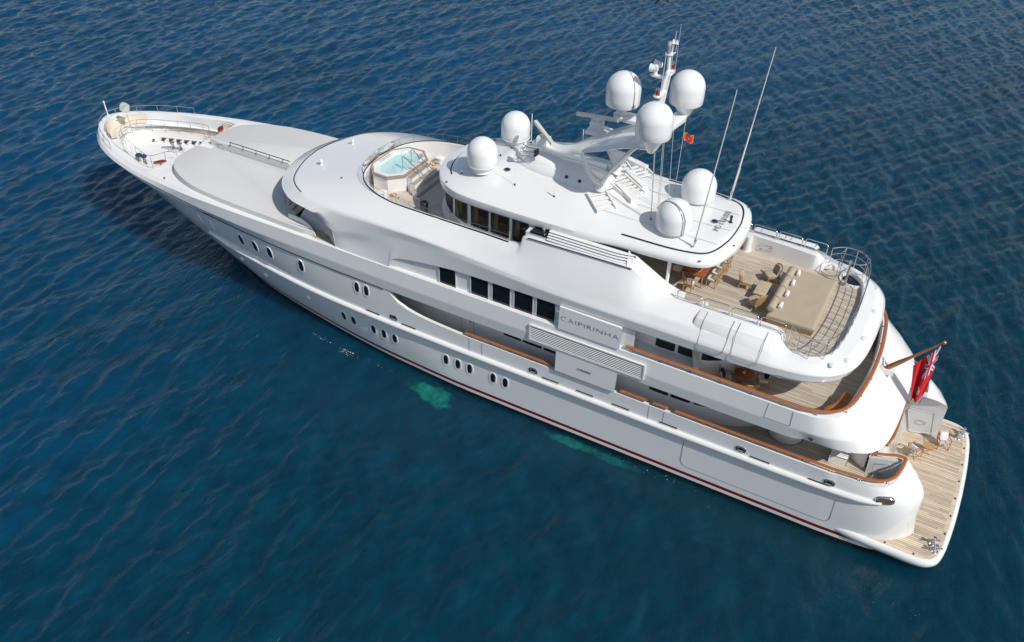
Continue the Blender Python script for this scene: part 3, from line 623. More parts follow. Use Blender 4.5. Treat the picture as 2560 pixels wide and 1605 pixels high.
for s in (1, -1):
    q = MB(); pl = [(35.3, s*5.15), (37.8, s*5.0), (38.6, s*4.3), (36.5, s*4.3), (35.2, s*4.5)]
    q.prism(pl[::s], 7.07, 7.10); part(q, "wing_walkway", TEAK)
    q = MB(); C = res(spl([(39.0, 4.55), (38.3, 4.62), (37.7, 4.72), (37.15, 4.85), (36.75, 5.0), (36.6, 5.12)], 5), 26); hts = pchip([0, .35, .6, .8, 1], [.62, .68, .62, .45, .12], np.linspace(0, 1, 26))
    I = [(v[0]+.03, s*(v[1]-.1)) for v in C]; O = [(v[0], s*v[1]) for v in C]
    q.grid([[(v[0], v[1], 7.05) for v in O], [(v[0], v[1]*.995, 7.08+h*.9) for v, h in zip(O, hts)], [(.5*a[0]+.5*b[0], .5*a[1]+.5*b[1], 7.08+h) for a, b, h in zip(O, I, hts)], [(v[0], v[1], 7.08+h*.9) for v, h in zip(I, hts)], [(v[0], v[1], 7.05) for v in I]])
    part(q, "wing_screen", WHITE, ang=60)
    q = MB(); q.tube([(36.1, s*4.7, 7.1), (36.1, s*4.7, 7.45)], .03, 6); q.tube([(36.25, s*4.7, 7.42), (35.95, s*4.7, 7.46)], .04, 6); part(q, "wing_bollard", STEEL)
for y in (1.63, -1.39):
    q = MB(); q.lathe([(.1, 0), (.1, .06), (.05, .1), (.05, .2), (.11, .24), (.11, .38), (0, .42)], (0, 0, 0), 12); q.build("searchlight", WHITE, yacht, loc=(38.6, y, 9.62))
for x, y in ((36.5, 1.2), (36.2, 2.8), (38.1, -.1)):
    q = MB(); q.lathe([(.06, 0), (.05, .04), (0, .05)], (0, 0, 0), 10); q.build("deck_fitting", DARKM, yacht, loc=(x, y, 9.35+(10.3-9.35)*(39.6-x)/5+.02))

# ------------------------------------------------------------------ upper deck side windows (full beam part) and house aft
q = MB()
for s in (1, -1): q.grid([[(31.48, s*5.22, 7.0), (30.9, s*5.1, 7.0), (29.8, s*5.065, 7.0), (26, s*5.06, 7.0), (17.0, s*5.06, 7.0)], [(31.3, s*5.2, 8.1), (30.8, s*5.09, 8.5), (29.8, s*5.065, 8.5), (26, s*5.06, 8.5), (17.0, s*5.06, 8.5)]])
uw = part(q, "upper_side_wall", WHITE)
q = MB()
for s in (1, -1): q.add([(31.4, s*5.26, 7.08), (29.0, s*5.24, 7.08), (24, s*5.2, 7.08), (17.4, s*5.2, 7.08), (17.4, s*5.0, 7.12), (31.4, s*5.0, 7.12)], [[0, 1, 2, 3, 4, 5]])
part(q, "window_ledge", WHITE)
for x0, x1 in ((28.25, 27.2), (26.3, 25.2), (25.0, 23.9), (23.7, 22.58), (22.4, 21.3)):
    for s in (1, -1):
        q = MB(); q.box(((x0+x1)/2, s*5.083, 7.67), (x0-x1, .03, 1.34)); gw = part(q, "saloon_window", GLASS)
        q = MB(); q.box((x0+.0, s*5.10, 7.67), (.05, .06, 1.36)); q.box((x1, s*5.10, 7.67), (.05, .06, 1.36)); q.box(((x0+x1)/2, s*5.10, 7.03), (x0-x1, .06, .06), mi=1); part(q, "window_frame", [GREYM, DARKM], gw)
def house(name, plan, z0, z1, m_=WHITE):
    q = MB(); P = res(spl(plan, 5), 70); q.grid([[(v[0], v[1], z0) for v in P], [(v[0], v[1], z1) for v in P]]); q.mirror(); part(q, name, m_, ang=50); return P
def window_on(plan, s0, s1, z0, z1, name="house_window", m_=None, off=.02, par=None, frame=True, sides=(1, -1)):
    P = np.array(res(spl(plan, 5), 400)); k = [int(np.argmin(abs(P[:, 0]-v) + (P[:, 1]*0))) for v in (s0, s1)]
    seg = P[min(k):max(k)+1]; seg = res(seg, 8)
    for s in sides:
        o = []
        for i, v in enumerate(seg):
            t = seg[min(7, i+1)]-seg[max(0, i-1)]; t = t/np.linalg.norm(t); n_ = np.array([t[1], -t[0]]); n_ = n_ if n_[1] > 0 else -n_
            o.append((v[0]+n_[0]*off, s*(v[1]+n_[1]*off)))
        q = MB(); q.grid([[(a, b, z0) for a, b in o], [(a, b, z1) for a, b in o]]); g = part(q, name, m_ or GLASS)
        if frame:
            q = MB(); loop = [(a, b, z0) for a, b in o]+[(a, b, z1) for a, b in o[::-1]]; q.tube(loop, .03, 6, closed=True); part(q, "window_frame", DARKM, g)
MAIN = [(33.2, 3.55), (29.5, 3.85), (26, 4.0), (20, 4.08), (16, 4.1), (14.5, 4.08), (13.6, 3.98), (12.6, 3.75), (11.6, 3.38), (10.8, 2.85), (10.2, 2.0), (10.0, 1.0), (9.95, 0)]
UPPER = [(17.5, 4.12), (15.5, 4.12), (14.0, 4.05), (13.3, 3.75), (12.5, 3.1), (11.9, 2.2), (11.6, 1.1), (11.5, 0)]
house("main_house", MAIN, 3.12, 5.55, SAT); house("upper_house", UPPER, 6.08, 8.44, SAT)
for a, b in ((16.15, 15.19), (15.0, 14.02), (13.8, 12.86), (12.64, 11.7), (11.5, 10.75), (24.85, 23.8), (23.58, 22.48), (22.3, 21.3)): window_on(MAIN, a, b, 4.18, 5.2)
for a, b in ((16.18, 15.24), (15.04, 14.02), (13.84, 13.0), (12.84, 12.1), (11.95, 11.62)): window_on(UPPER, a, b, 7.1, 8.1)
q = MB()
for s in (1, -1): q.add([(13.7, s*4.1, 6.12), (13.7, s*4.95, 6.12), (13.75, s*4.98, 7.08), (14.2, s*4.98, 8.45), (14.2, s*4.1, 8.45)], [[0, 1, 2, 3, 4]])
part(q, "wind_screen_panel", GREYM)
q = MB()
for s in (1, -1): q.box((15.6, s*4.55, 6.55), (3.6, .84, .9))
part(q, "side_deck_locker", SAT)
# main deck: side doors, gangway bits seen below the upper deck
for s in (1, -1):
    q = MB(); yy = s*3.985
    q.tube([(27.6, yy, 3.3), (27.6, yy, 5.2), (26.8, yy*1.004, 5.2), (26.8, yy*1.004, 3.3)], .012, 4, closed=True); dr = part(q, "side_door", CAULK)
    q = MB(); q.sphere((27.0, yy, 4.15), .045, 8, 6); q.sphere((28.3, s*3.95, 4.4), .04, 8, 6); part(q, "door_handle", DARKM, dr)
    q = MB(); q.tube([(18.2+.42*math.cos(t), s*4.12, 4.75+.3*math.sin(t)) for t in np.linspace(0, 6.28, 20)[:-1]], .012, 4, closed=True); q.tube([(19.0, s*4.12, 4.1), (19.0, s*4.12, 5.2)], .015, 4); part(q, "side_door", CAULK)
# round bar at the main aft deck
q = MB(); q.lathe([(.86, 3.15), (.93, 3.5), (1.02, 3.98), (1.0, 4.04), (0, 4.05)], (9.3, 2.55, 0), 40); q.lathe([(.92, 3.152), (.92, 3.158), (.8, 3.16)], (9.3, 2.55, 0), 40, 1); bar = part(q, "round_bar", [SAT, CAULK])
q = MB(); q.lathe([(1.05, 4.05), (1.05, 4.10), (0, 4.105)], (9.3, 2.55, 0), 40); part(q, "bar_top", VARN, bar)
q = MB(); q.lathe([(.16, 3.15), (.14, 3.2), (.14, 3.22), (0, 3.225)], (8.2, 4.2, 0), 16); part(q, "deck_drain", SAT)
# step box and inner wing panel at the aft end of the port side deck
for s in (1, -1):
    q = MB(); q.prism([(6.95, s*2.75), (6.1, s*2.68), (6.1, s*3.42), (6.95, s*3.5)][::s], 3.15, 3.62, bev=.02)
    bx = part(q, "step_box", SAT); q = MB()
    for f in (.33, .66): q.tube([(6.95-.85*0, s*(2.75+.72*f), 3.625), (6.1, s*(2.69+.72*f), 3.625)], .012, 4)
    for v in ((6.95, 3.5), (6.1, 3.42)): q.tube([(v[0], s*v[1], 3.15), (v[0], s*v[1], 3.64)], .02, 6)
    q.tube([(6.95, s*3.5, 3.64), (6.1, s*3.42, 3.64), (6.1, s*2.68, 3.64)], .018, 6); part(q, "box_rail", STEEL, bx)
    q = MB(); q.tube([(4.95, s*3.33, 3.25), (4.95, s*3.29, 3.9), (4.2, s*2.97, 3.9), (4.2, s*2.99, 3.25)], .012, 4, closed=True); dr = part(q, "wing_door", CAULK)
    q = MB(); q.sphere((4.62, s*3.16, 3.55), .035, 8, 6); part(q, "door_handle", DARKM, dr)
    q = MB(); q.grid([[(6.1, s*2.6, 3.15), (5.35, s*3.12, 3.15)], [(6.1, s*2.6, 4.1), (5.35, s*3.12, 4.17)]]); part(q, "wing_link_panel", WHITE)

# ------------------------------------------------------------------ transom, stairs, swim platform
TR = [(4.35, 0), (4.35, .9), (4.38, 1.6), (4.5, 2.2), (4.75, 2.5)]
tr = res(spl(TR, 5), 24)
q = MB(); q.grid([[(v[0]-.05, v[1], .98) for v in tr], [(v[0]-.2, v[1], 2.2) for v in tr], [(v[0]+.15, v[1], 3.4) for v in tr], [(v[0]+.25, v[1], 4.18) for v in tr], [(v[0]+.5, v[1]*.97, 4.2) for v in tr], [(v[0]+.5, v[1]*.97, 3.15) for v in tr]]); q.mirror(); part(q, "transom", WHITE, ang=50)
q = MB()
for s in (1, -1):
    for k in range(8):
        x = 4.1+.28*k; z = 1.22+.27*k; q.box((x+.6, s*2.78, z-.13+.0), (1.2, .52, .26), mi=0); q.box((x+.14, s*2.78, z+.008), (.26, .5, .016), mi=1)
part(q, "stern_stairs", [SAT, TEAKP])
PL = [(6.0, 5.2), (4.75, 5.36), (3.0, 5.42), (1.9, 5.42), (1.35, 5.3), (.98, 5.0), (.8, 4.55), (.68, 3.8), (.56, 2), (.52, 0)]
pl = [(x, y) for x, y in spl(PL, 5)]
half = [(6.0, 0)] + pl
def fullo(h): return [tuple(v) for v in h] + [(v[0], -v[1]) for v in h[::-1] if v[1] > 1e-6]
ring = np.array(pl+[(v[0], -v[1]) for v in pl[::-1][1:]])
def shr(P, dd):
    Q = []
    for i, v in enumerate(P):
        t = P[min(len(P)-1, i+1)]-P[max(0, i-1)]; t = t/np.linalg.norm(t); n_ = np.array([t[1], -t[0]]); n_ = n_ if n_ @ (np.array([5., 0])-v) > 0 else -n_
        Q.append(v+n_*dd)
    return np.array(Q)
q = MB(); q.grid([[(v[0], v[1], z) for v in shr(ring, dd)] for dd, z in ((.5, .1), (.28, .3), (.1, .52), (0, .7), (0, .82), (.04, .93), (.1, .98), (.2, 1.0), (.24, 1.0))])
q.mi = 0; sp = part(q, "swim_platform", WHITE, ang=60)
q = MB(); inn_ = [tuple(v) for v in shr(ring, .22)]; q.prism(inn_, .9, 1.012); part(q, "platform_deck", TEAKP, sp)
q = MB()
rim2 = shr(ring, .34); 
for i in range(1, len(rim2)-1): pass
q.grid([[(v[0], v[1], 1.016) for v in shr(ring, .22)], [(v[0], v[1], 1.016) for v in shr(ring, .42)]]); part(q, "platform_margin", planks("margin_teak", (.56, .47, .35), .5, .03), sp)
L_ = res([tuple(v) for v in shr(ring, .31)], 60)
f0 = None
for i in range(8, 53, 4):
    q = MB(); q.box((0, 0, 0), (.07, .12, .02)); q.box((-.02, 0, .01), (.02, .05, .02))
    if f0 is None: f0 = q.build("deck_socket", DARKM, sp, loc=(L_[i][0], L_[i][1], 1.025))
    else: c = copy_tree(f0, sp); c.location = (L_[i][0], L_[i][1], 1.025)
f0 = None
for s in (1, -1):
    q = MB()
    for a in (-.24, .24):
        q.lathe([(.15, 0), (.13, .03), (.075, .06), (.075, .42), (.1, .45), (.08, .49), (0, .5)], (0, a, 0), 14); q.tube([(-.3, a, .3), (.3, a, .3)], .045, 8)
    q.tube([(0, -.3, .2), (0, .3, .2)], .05, 8)
    q.build("mooring_bollard", CHROME, sp, loc=(1.28, s*4.28, 1.01), rz=s*.35)

# ------------------------------------------------------------------ teak cap rails
def cap_rail(path, z, s, rw=.085, step=1.25, base=None, name="teak_handrail", d0=.3):
    P = res([(x, y, 0) for x, y in path], max(20, len(path)*4)); L = np.r_[0, np.cumsum(np.linalg.norm(np.diff(P, axis=0), axis=1))]
    q = MB(); q.tube([(v[0], s*v[1], z) for v in P], rw, 10, flat=.55); o = part(q, name, VARN)
    t = d0
    while t < L[-1]-.1:
        x = np.interp(t, L, P[:, 0]); y = np.interp(t, L, P[:, 1])
        q = MB()
        for dx in (-.06, .06): q.tube([(dx, 0, -(z-base)), (dx, 0, 0)], .016, 6)
        q.box((0, 0, -(z-base)+.01), (.22, .08, .02)); q.build("rail_bracket", STEEL, o, loc=(x, s*y, z)); t += step
for s in (1, -1):
    cap_rail([(26.6, 5.2), (21.25, 5.2)], 4.38, s, base=4.18)
    cap_rail([(17.35, 5.2), (15.9, 5.2)], 4.38, s, base=4.17); cap_rail([(15.55, 5.2), (14.75, 5.2)], 4.38, s, base=4.17, d0=.1)
    aft = [(14.4, 5.2), (10, 5.19), (6.6, 5.15), (5.2, 5.04)] + spl([(5.2, 5.04), (4.6, 4.86), (4.2, 4.58), (3.92, 4.1), (3.78, 3.4), (3.72, 2.72)], 4)[1:]
    cap_rail(aft, 4.38, s, base=4.17)
    cap_rail(spl([(3.72, 2.72), (4.1, 2.72), (4.6, 2.95), (5.35, 3.2), (6.2, 3.25)], 3), 4.38, s, base=4.17, step=1.3, d0=.25)
cap_rail([(4.72, 2.3), (4.55, 1.5), (4.5, 0), (4.55, -1.5), (4.72, -2.3)], 4.36, 1, base=4.18)
ur = [(17.35, 5.22), (15, 5.22), (11, 5.22), (8.6, 5.2)] + spl([(8.6, 5.2), (7.75, 4.98), (7.2, 4.62), (6.85, 4.1), (6.65, 3.45), (6.52, 2.5), (6.4, 1.2), (6.37, 0)], 4)[1:]
urf = ur + [(v[0], -v[1]) for v in ur[::-1][1:]]
cap_rail(urf, 7.33, 1, base=7.07, step=1.5, rw=.095)
# sun deck rails
for s in (1, -1):
    for a, b in ((15.6, 14.4), (14.25, 13.05), (12.9, 11.7), (11.55, 10.4)):
        q = MB(); q.tube([(a, s*3.82, 9.93), (a, s*3.82, 10.42), (a-.08, s*3.82, 10.5), (b+.08, s*3.80, 10.5), (b, s*3.8, 10.42), (b, s*3.8, 9.93)], .026, 8); q.tube([(a, s*3.82, 10.0), (b, s*3.8, 10.0)], .014, 6)
        part(q, "bulwark_rail", STEEL)
AR = [(10.15, 3.72), (9.75, 4.08), (9.2, 4.2), (8.7, 4.05), (8.33, 3.62), (8.1, 2.9), (7.98, 2.0), (7.92, 1.0), (7.9, 0)]
arp = spl(AR, 4); arf = arp + [(v[0], -v[1]) for v in arp[::-1][1:]]
rail("aft_rail", arf, 10.42, 9.3, 19, .026, mids=(.33, .66))
q = MB(); q.tube([(8.95+.72*math.cos(t), -3.45+.62*math.sin(t), 10.42) for t in np.linspace(-.6, 3.6, 24)], .024, 8); q.tube([(8.95+.72*math.cos(t), -3.45+.62*math.sin(t), 9.85) for t in np.linspace(-.6, 3.6, 24)], .015, 6)
for t in np.linspace(-.6, 3.6, 5): q.tube([(8.95+.72*math.cos(t), -3.45+.62*math.sin(t), 9.06), (8.95+.72*math.cos(t), -3.45+.62*math.sin(t), 10.42)], .02, 6)
q.tube([(9.05, -2.8, 9.05), (9.05, -2.8, 10.6)], .07, 10); part(q, "stairwell_rail", STEEL)
q = MB(); stw = [(8.75+.55*math.cos(t), -3.45+.5*math.sin(t)) for t in np.linspace(0, 6.283, 28)[:-1]]; q.prism(stw, 9.052, 9.07); part(q, "stairwell_opening", GLASS)
q = MB(); q.grid([[(8.75+r*math.cos(t), -3.45+r*.9*math.sin(t), z) for t in np.linspace(0, 6.283, 28)[:-1]] for r, z in ((.55, 9.06), (.56, 9.13), (.70, 9.13), (.71, 9.05))], closev=True); part(q, "stairwell_coaming", WHITE)
q = MB(); q.grid([[(8.75+.55*math.cos(t), -3.45+.5*math.sin(t), z) for t in np.linspace(1.2, 3.2, 10)] for z in (9.075, 9.11)]); part(q, "stairwell_trim", VARN)
for x, y in ((10.2, 4.3), (8.05, 4.0), (7.55, 3.2), (7.25, 1.2), (7.25, -1.2), (7.55, -3.2)):
    q = MB(); q.lathe([(.13, 0), (.15, .03), (.12, .09), (0, .12)], (0, 0, 0), 14); q.build("deck_vent_cap", WHITE, yacht, loc=(x, y, 9.2 if x > 8 else 9.12))

# ------------------------------------------------------------------ sun deck lounge (glazed) and hardtop
LOUNGE = [(30.4, 0), (30.25, .9), (29.85, 1.75), (29.2, 2.5), (28.4, 3.05), (27.5, 3.35), (26, 3.45), (24, 3.47), (23, 3.47)]
WINS = ((30.35, 29.95), (29.75, 28.75), (28.45, 27.55), (27.25, 26.22), (26.02, 24.98), (24.75, 23.85))
LP = res(spl(LOUNGE, 5), 400)
def strip(x1, x0, z0, z1):
    k = [i for i in range(400) if x0-.03 <= LP[i][0] <= x1+.03]; seg = res(LP[k], max(3, len(k)//8))
    for s in (1, -1): q.grid([[(v[0], s*v[1], z0) for v in seg], [(v[0], s*v[1], z1) for v in seg]]); q.grid([[(v[0], s*v[1], z0) for v in seg], [(v[0]-.1*(v[0] > 28), s*(v[1]-.1), z0) for v in seg]]); q.grid([[(v[0]-.1*(v[0] > 28), s*(v[1]-.1), z0) for v in seg], [(v[0]-.1*(v[0] > 28), s*(v[1]-.1), z1) for v in seg]])
q = MB(); strip(30.5, 23.0, 9.25, 10.1); strip(30.5, 23.0, 11.3, 11.55)
for a, b in zip([30.5]+[w_[1] for w_ in WINS], [w_[0] for w_ in WINS]+[23.0]): strip(a, b, 10.1, 11.3)
part(q, "lounge_wall", WHITE, ang=50)
for s in (1, -1):
    q = MB(); q.box((26.4, s*2.3, 9.5), (5.2, .9, .42)); q.box((26.4, s*2.85, 9.85), (5.2, .22, .5)); part(q, "lounge_sofa", LINEN)
q = MB(); q.box((26.5, 0, 9.62), (2.2, 1.0, .06)); q.box((26.5, 0, 9.4), (.5, .5, .4)); part(q, "lounge_table", TABLET)
for a, b in WINS[1:]:
    for s in (1, -1):
        yb = float(np.interp(a-.12, LP[::-1, 0], LP[::-1, 1])); q = MB(); q.grid([[(a-.05-.035*k, s*(yb-.16-.03*(k % 2)), z) for k in range(8)] for z in (10.0, 11.35)]); part(q, "curtain", CREAM)
q = MB(); P = res(spl(LOUNGE, 5), 60); q.grid([[(v[0]+.0, v[1], 9.25) for v in P], [(v[0]+.12*(v[0] > 28), v[1]+.28, 9.7) for v in P], [(v[0], v[1]+.24, 9.78) for v in P], [(v[0], v[1]-.02, 9.8) for v in P]]); q.mirror(); part(q, "lounge_bench_ledge", SAT, ang=50)
for a, b in ((30.35, 29.95), (29.75, 28.75), (28.45, 27.55), (27.25, 26.22), (26.02, 24.98), (24.75, 23.85)):
    window_on(LOUNGE, a, b, 10.1, 11.3, "lounge_window", TINT, .015)
q = MB()
for s in (1, -1): q.box((23.1, s*3.78, 10.35), (1.1, .7, 1.9), mi=0)
blk = part(q, "lounge_end_block", WHITE)
for s in (1, -1):
    q = MB(); q.box((22.95, s*4.0, 11.36), (.85, .32, .12)); q.box((22.95, s*3.72, 11.55), (.8, .03, .45)); part(q, "recess_opening", GLASS, blk)
    q = MB(); q.lathe([(.09, 0), (.09, .22), (.07, .26), (0, .28)], (22.75, s*3.92, 11.42), 12); part(q, "recess_lamp", CHROME, blk)
R1 = [(30.65, 0), (30.55, .8), (30.2, 1.85), (29.65, 2.62), (28.95, 3.22), (28.0, 3.6), (26.5, 3.75), (24, 3.8), (21, 3.76), (19, 3.6), (17, 3.52), (15.5, 3.4), (14.75, 3.12), (14.3, 2.55), (14.05, 1.8), (13.9, .9), (13.88, 0)]
R2 = [(29.87, 0), (29.77, .9), (29.45, 1.85), (29.0, 2.4), (28.4, 2.8), (27.5, 3.08), (26, 3.25), (24, 3.3), (21, 3.24), (19, 3.08), (17, 3.05), (15.5, 2.85), (14.9, 2.55), (14.6, 2.0), (14.45, 1.4), (14.35, .7), (14.33, 0)]
R1s, R2s = smooth_line([(x, y, 0) for x, y in R1], 6), smooth_line([(x, y, 0) for x, y in R2], 6)
def zcrown(x, f):   # f 0 at the groove ring, 1 on the centre line
    c = float(np.interp(x, [13, 18.5, 20.5, 22, 27, 29.9], [.2, .25, .5, .75, .75, .1])); return 12.06+c*(1-(1-f)**2.2)
rf = MB(); zl = np.interp(R1s[:, 0], [14, 19, 22, 31], [11.6, 11.58, 11.5, 11.45])
lay = [[(v[0]-(.25 if 0 else 0), v[1]*.82, 11.5) for v in R1s], [(v[0]+.0, v[1]*.985, z) for v, z in zip(R1s, zl)], [(v[0], v[1], z+.12) for v, z in zip(R1s, zl)],
       [(a[0]*.93+b[0]*.07, a[1]*.93+b[1]*.07, 11.88) for a, b in zip(R1s, R2s)], [(a[0]*.55+b[0]*.45, a[1]*.55+b[1]*.45, 12.0) for a, b in zip(R1s, R2s)], [(v[0], v[1], 12.06) for v in R2s]]
for f in (.12, .3, .5, .75, 1.0): lay.append([(v[0]*(1-f*.0), v[1]*(1-f), zcrown(v[0], f) if abs(v[0]-22) < 7.5 else 12.06+(zcrown(v[0], f)-12.06)) for v in R2s])
rf.grid(lay); rf.mirror(); part(rf, "hardtop", WHITE, ang=50)
q = MB(); q.prism(sym([(30.0, 0), (29.9, .8), (29.5, 1.8), (28.6, 2.7), (27.5, 3.2), (24, 3.4), (19, 3.2), (16, 3.1), (14.6, 2.4), (14.3, 0)]), 11.49, 11.53); part(q, "hardtop_soffit", SAT)
# rubber grooves
q = MB(); a = [tuple(v+np.array([0, 0, 12.085])) for v in R2s if v[0] > 29.0]; q.tube([(v[0], -v[1], v[2]) for v in a[::-1]]+a[1:], .034, 6, flat=.5)
part(q, "hardtop_groove", GROOVE)
q = MB(); a = [tuple(v+np.array([0, 0, 12.08])) for v in R2s if v[0] < 19.1]; q.tube(a+[(v[0], -v[1], v[2]) for v in a[::-1][1:]], .055, 6, flat=.5); part(q, "hardtop_groove", GROOVE)
q = MB()
for a, b in (((21.0, 2.05), (14.6, 1.75)), ((19.3, .62), (14.5, .4)), ((19.3, -1.0), (14.5, -1.3)), ((19.6, -2.6), (15.2, -2.7))): q.tube([(a[0], a[1], zcrown(a[0], 1-abs(a[1])/3.1)+.004), (b[0], b[1], zcrown(b[0], 1-abs(b[1])/2.9)+.004)], .007, 4)
part(q, "hardtop_seams", CAULK)
for s in (1, -1):
    q = MB(); q.tube([(16.45, s*3.05, 9.05), (16.45, s*3.05, 11.6)], .09, 12); part(q, "hardtop_pillar", WHITE)
# louvres between hardtop and side shell
for s in (1, -1):
    q = MB(); n_ = 24
    X = np.linspace(22.45, 17.95, n_); fade = np.clip((X-17.95)/1.4, 0, 1)
    q.grid([[(x, s*3.72, 11.18) for x in X], [(x, s*3.62, 11.62) for x in X]]); lv = part(q, "louvre_recess", GROOVE)
    for k in range(4):
        q = MB(); z = 11.2+.105*k; yo = 4.2-.085*k; sq = lambda x: .18*max(0, 1-(x-17.95)/1.2)**2
        q.grid([[(x, s*(yo-.24), z+.01) for x in X], [(x, s*(yo-.0-sq(x)), z+.03) for x in X], [(x, s*(yo+.03-sq(x)), z+.05) for x in X], [(x, s*(yo-sq(x)), z+.068) for x in X], [(x, s*(yo-.24), z+.062) for x in X]])
        part(q, "louvre_slat", WHITE, lv, ang=60)
    q = MB(); q.tube([(23.4, s*4.36, 11.1), (20.8, s*4.38, 11.17), (18.4, s*4.36, 11.2), (17.85, s*4.3, 11.16)], .028, 6); part(q, "side_handrail", DARKM)
    A_w = res(spl([(18.15, 4.25, 11.22), (17.9, 4.23, 11.14), (17.6, 4.19, 10.98), (17.1, 4.14, 10.58), (16.55, 4.09, 10.14), (15.9, 4.06, 9.985), (15.2, 4.02, 9.97)], 4), 30)
    B_w = res(spl([(18.35, 3.62, 11.66), (18.05, 3.48, 11.44), (17.7, 3.36, 11.14), (17.2, 3.26, 10.78), (16.55, 3.12, 10.3), (16.0, 3.05, 10.02), (15.4, 3.15, 9.99)], 4), 30)
    M_w = A_w*.5+B_w*.5; M_w[:, 2] += .08*np.sin(np.linspace(0, math.pi, 30)); fl = lambda P: [(v[0], s*v[1], v[2]) for v in P]
    q = MB(); q.grid([fl(A_w), fl(A_w*.75+M_w*.25), fl(M_w), fl(M_w*.2+B_w*.8), fl(B_w), [(v[0], s*(v[1]-.02), v[2]-.12) for v in B_w], [(v[0], s*(v[1]+.02), 9.05) for v in B_w]]); part(q, "side_wing", WHITE, ang=60)
q = MB(); q.box((19.2, 0, 10.3), (.1, 6.6, 2.5)); part(q, "lounge_aft_wall", WHITE)
for y in (-2.2, -.75, .75, 2.2):
    q = MB(); q.box((19.13, y, 10.25), (.04, 1.3, 2.2)); part(q, "lounge_door", GLASSB)

# ------------------------------------------------------------------ radomes
def radome(loc, r, cyl, neck, neck_r=None, seam=None, dd=.354, ring=False):
    q = MB(); pr = [(r*math.sin(a), r*math.cos(a)) for a in np.linspace(0, math.pi/2, 14)]
    q.lathe(pr+[(r*.995, -cyl*.5), (r*.985, -cyl), (r*.96, -cyl-.03), (r*.7, -cyl-.05), (0, -cyl-.05)], (0, 0, 0), 40)
    o = q.build("radome", DOMEW, yacht, loc=loc, ang=40)
    q = MB(); nr = neck_r or r*.72; q.lathe([(nr*1.02, -cyl-.04), (nr, -cyl-.1), (nr*.95, -cyl-.05-neck), (nr*1.1, -cyl-.08-neck)], (0, 0, 0), 28); q.build("radome_base", DOMEW, o, ang=40)
    if ring: q = MB(); q.lathe([(r*1.0, -cyl+.05), (r*1.02, -cyl+.02), (r*1.0, -cyl-.02)], (0, 0, 0), 40); q.build("radome_flange", DOMEW, o)
    if seam is not None:
        a = seam; dd *= r; rr = math.sqrt(r*r-dd*dd); arcs = [(dd, rr*math.cos(t), rr*math.sin(t)) for t in np.linspace(0, math.pi, 30)]; arcs = [(dd, rr, -cyl)]+arcs+[(dd, -rr, -cyl)]
        q = MB(); q.tube([(x*math.cos(a)-y*math.sin(a), x*math.sin(a)+y*math.cos(a), z) for x, y, z in arcs], .022, 6); q.build("radome_seam", CAULK, o)
    return o
for s in (1, -1):
    radome((27.55, s*1.77, 13.55), .80, .62, .3, ring=True)
    radome((16.95, s*1.68, 13.0), .88, .58, .16, seam=1.158 if s > 0 else None)
    radome((18.4, s*2.08, 17.75), .84, .72, .1, .3)
radome((20.84, 0, 17.9), .84, .72, .45, .26, seam=.80, dd=-.24)

# ------------------------------------------------------------------ mast
q = MB()   # fairing on the roof
prof = [(26.6, .0, .0), (26.3, .45, .25), (25.6, .8, .42), (24.5, 1.0, .5), (23.2, 1.05, .5), (22, 1.0, .42), (21.2, .8, .25), (20.75, .0, .0)]
pp = smooth_line(prof, 4)
q.grid([[(v[0], v[1]*k, 12.62+h) for v in pp for _ in (0,)] for k, h in ((1.0, .0), (1.02, .1))] + [[(v[0]-.02*(v[0]-23.5)*j, v[1]*k, 12.74+v[2]*h) for v in pp] for k, h, j in ((.96, .3, 1), (.8, .62, 2), (.55, .85, 3), (.25, .97, 3), (0, 1.0, 3))]); q.mirror(); mf = part(q, "mast_fairing", WHITE, ang=60)
q = MB(); ed = [(v[0], v[1]*1.03, 12.635) for v in pp]; q.tube(ed+[(v[0], -v[1], v[2]) for v in ed[::-1][1:]], .035, 6); part(q, "fairing_joint_shade", CAULK, mf)  # grey line along the joint paints the shadow gap under the fairing
q = MB(); q.tube([(21.2, .95, 12.9), (21.1, 1.02, 13.3)], [.3, .17], 10); q.tube([(21.2, -.95, 12.9), (21.1, -1.02, 13.3)], [.3, .17], 10); part(q, "fairing_foot", WHITE, mf)
q = MB()
for x, y, z in ((23.1, .93, 12.98), (22.35, .93, 12.95)): q.sphere((x, y, z), .09, 12, 8)
part(q, "fairing_port_light", DARKM, mf)
q = MB()   # second raised lobe forward
lob = smooth_line([(26.3, .0, .0), (26.0, .45, .5), (25.2, .72, .75), (24.2, .7, .6), (23.4, 0, .3)], 4)
q.grid([[(v[0], v[1]*k, 13.0+v[2]*h) for v in lob] for k, h in ((1, 0), (.9, .3), (.6, .5), (0, .55))]); q.mirror(); part(q, "fairing_lobe", WHITE, ang=60)
# radar platform and wing
q = MB()
cl = [(25.55, 14.0), (25.3, 14.02), (24.5, 14.02), (23.7, 14.15), (22.8, 14.55), (21.6, 15.2), (20.4, 15.85), (19.3, 16.25), (18.3, 16.35)]
hw = [.0, .28, .42, .75, 1.25, 1.5, 1.75, 2.05, 2.15]; dz = [0, 0, 0, .05, .18, .1, .05, .02, .0]
U = []; Lw = []
for (x, z), h, e in zip(cl, hw, dz):
    U.append([(x-(.55*f*f if x > 18.5 else 0)*(1 if x < 24 else 0), h*f, z+e*f*f*1.5-(.10 if f > .97 else 0)*1) for f in np.linspace(0, 1, 8)]); Lw.append([(x-(.55*f*f if x > 18.5 else 0)*(1 if x < 24 else 0), h*f*.96, z-.16+e*f*f*1.5) for f in np.linspace(1, 0, 8)])
q.grid([smooth_line(np.array(c), 3) for c in np.transpose(np.array([u+l for u, l in zip(U, Lw)]), (1, 0, 2))]); q.mirror(); part(q, "mast_wing", WHITE, ang=55)
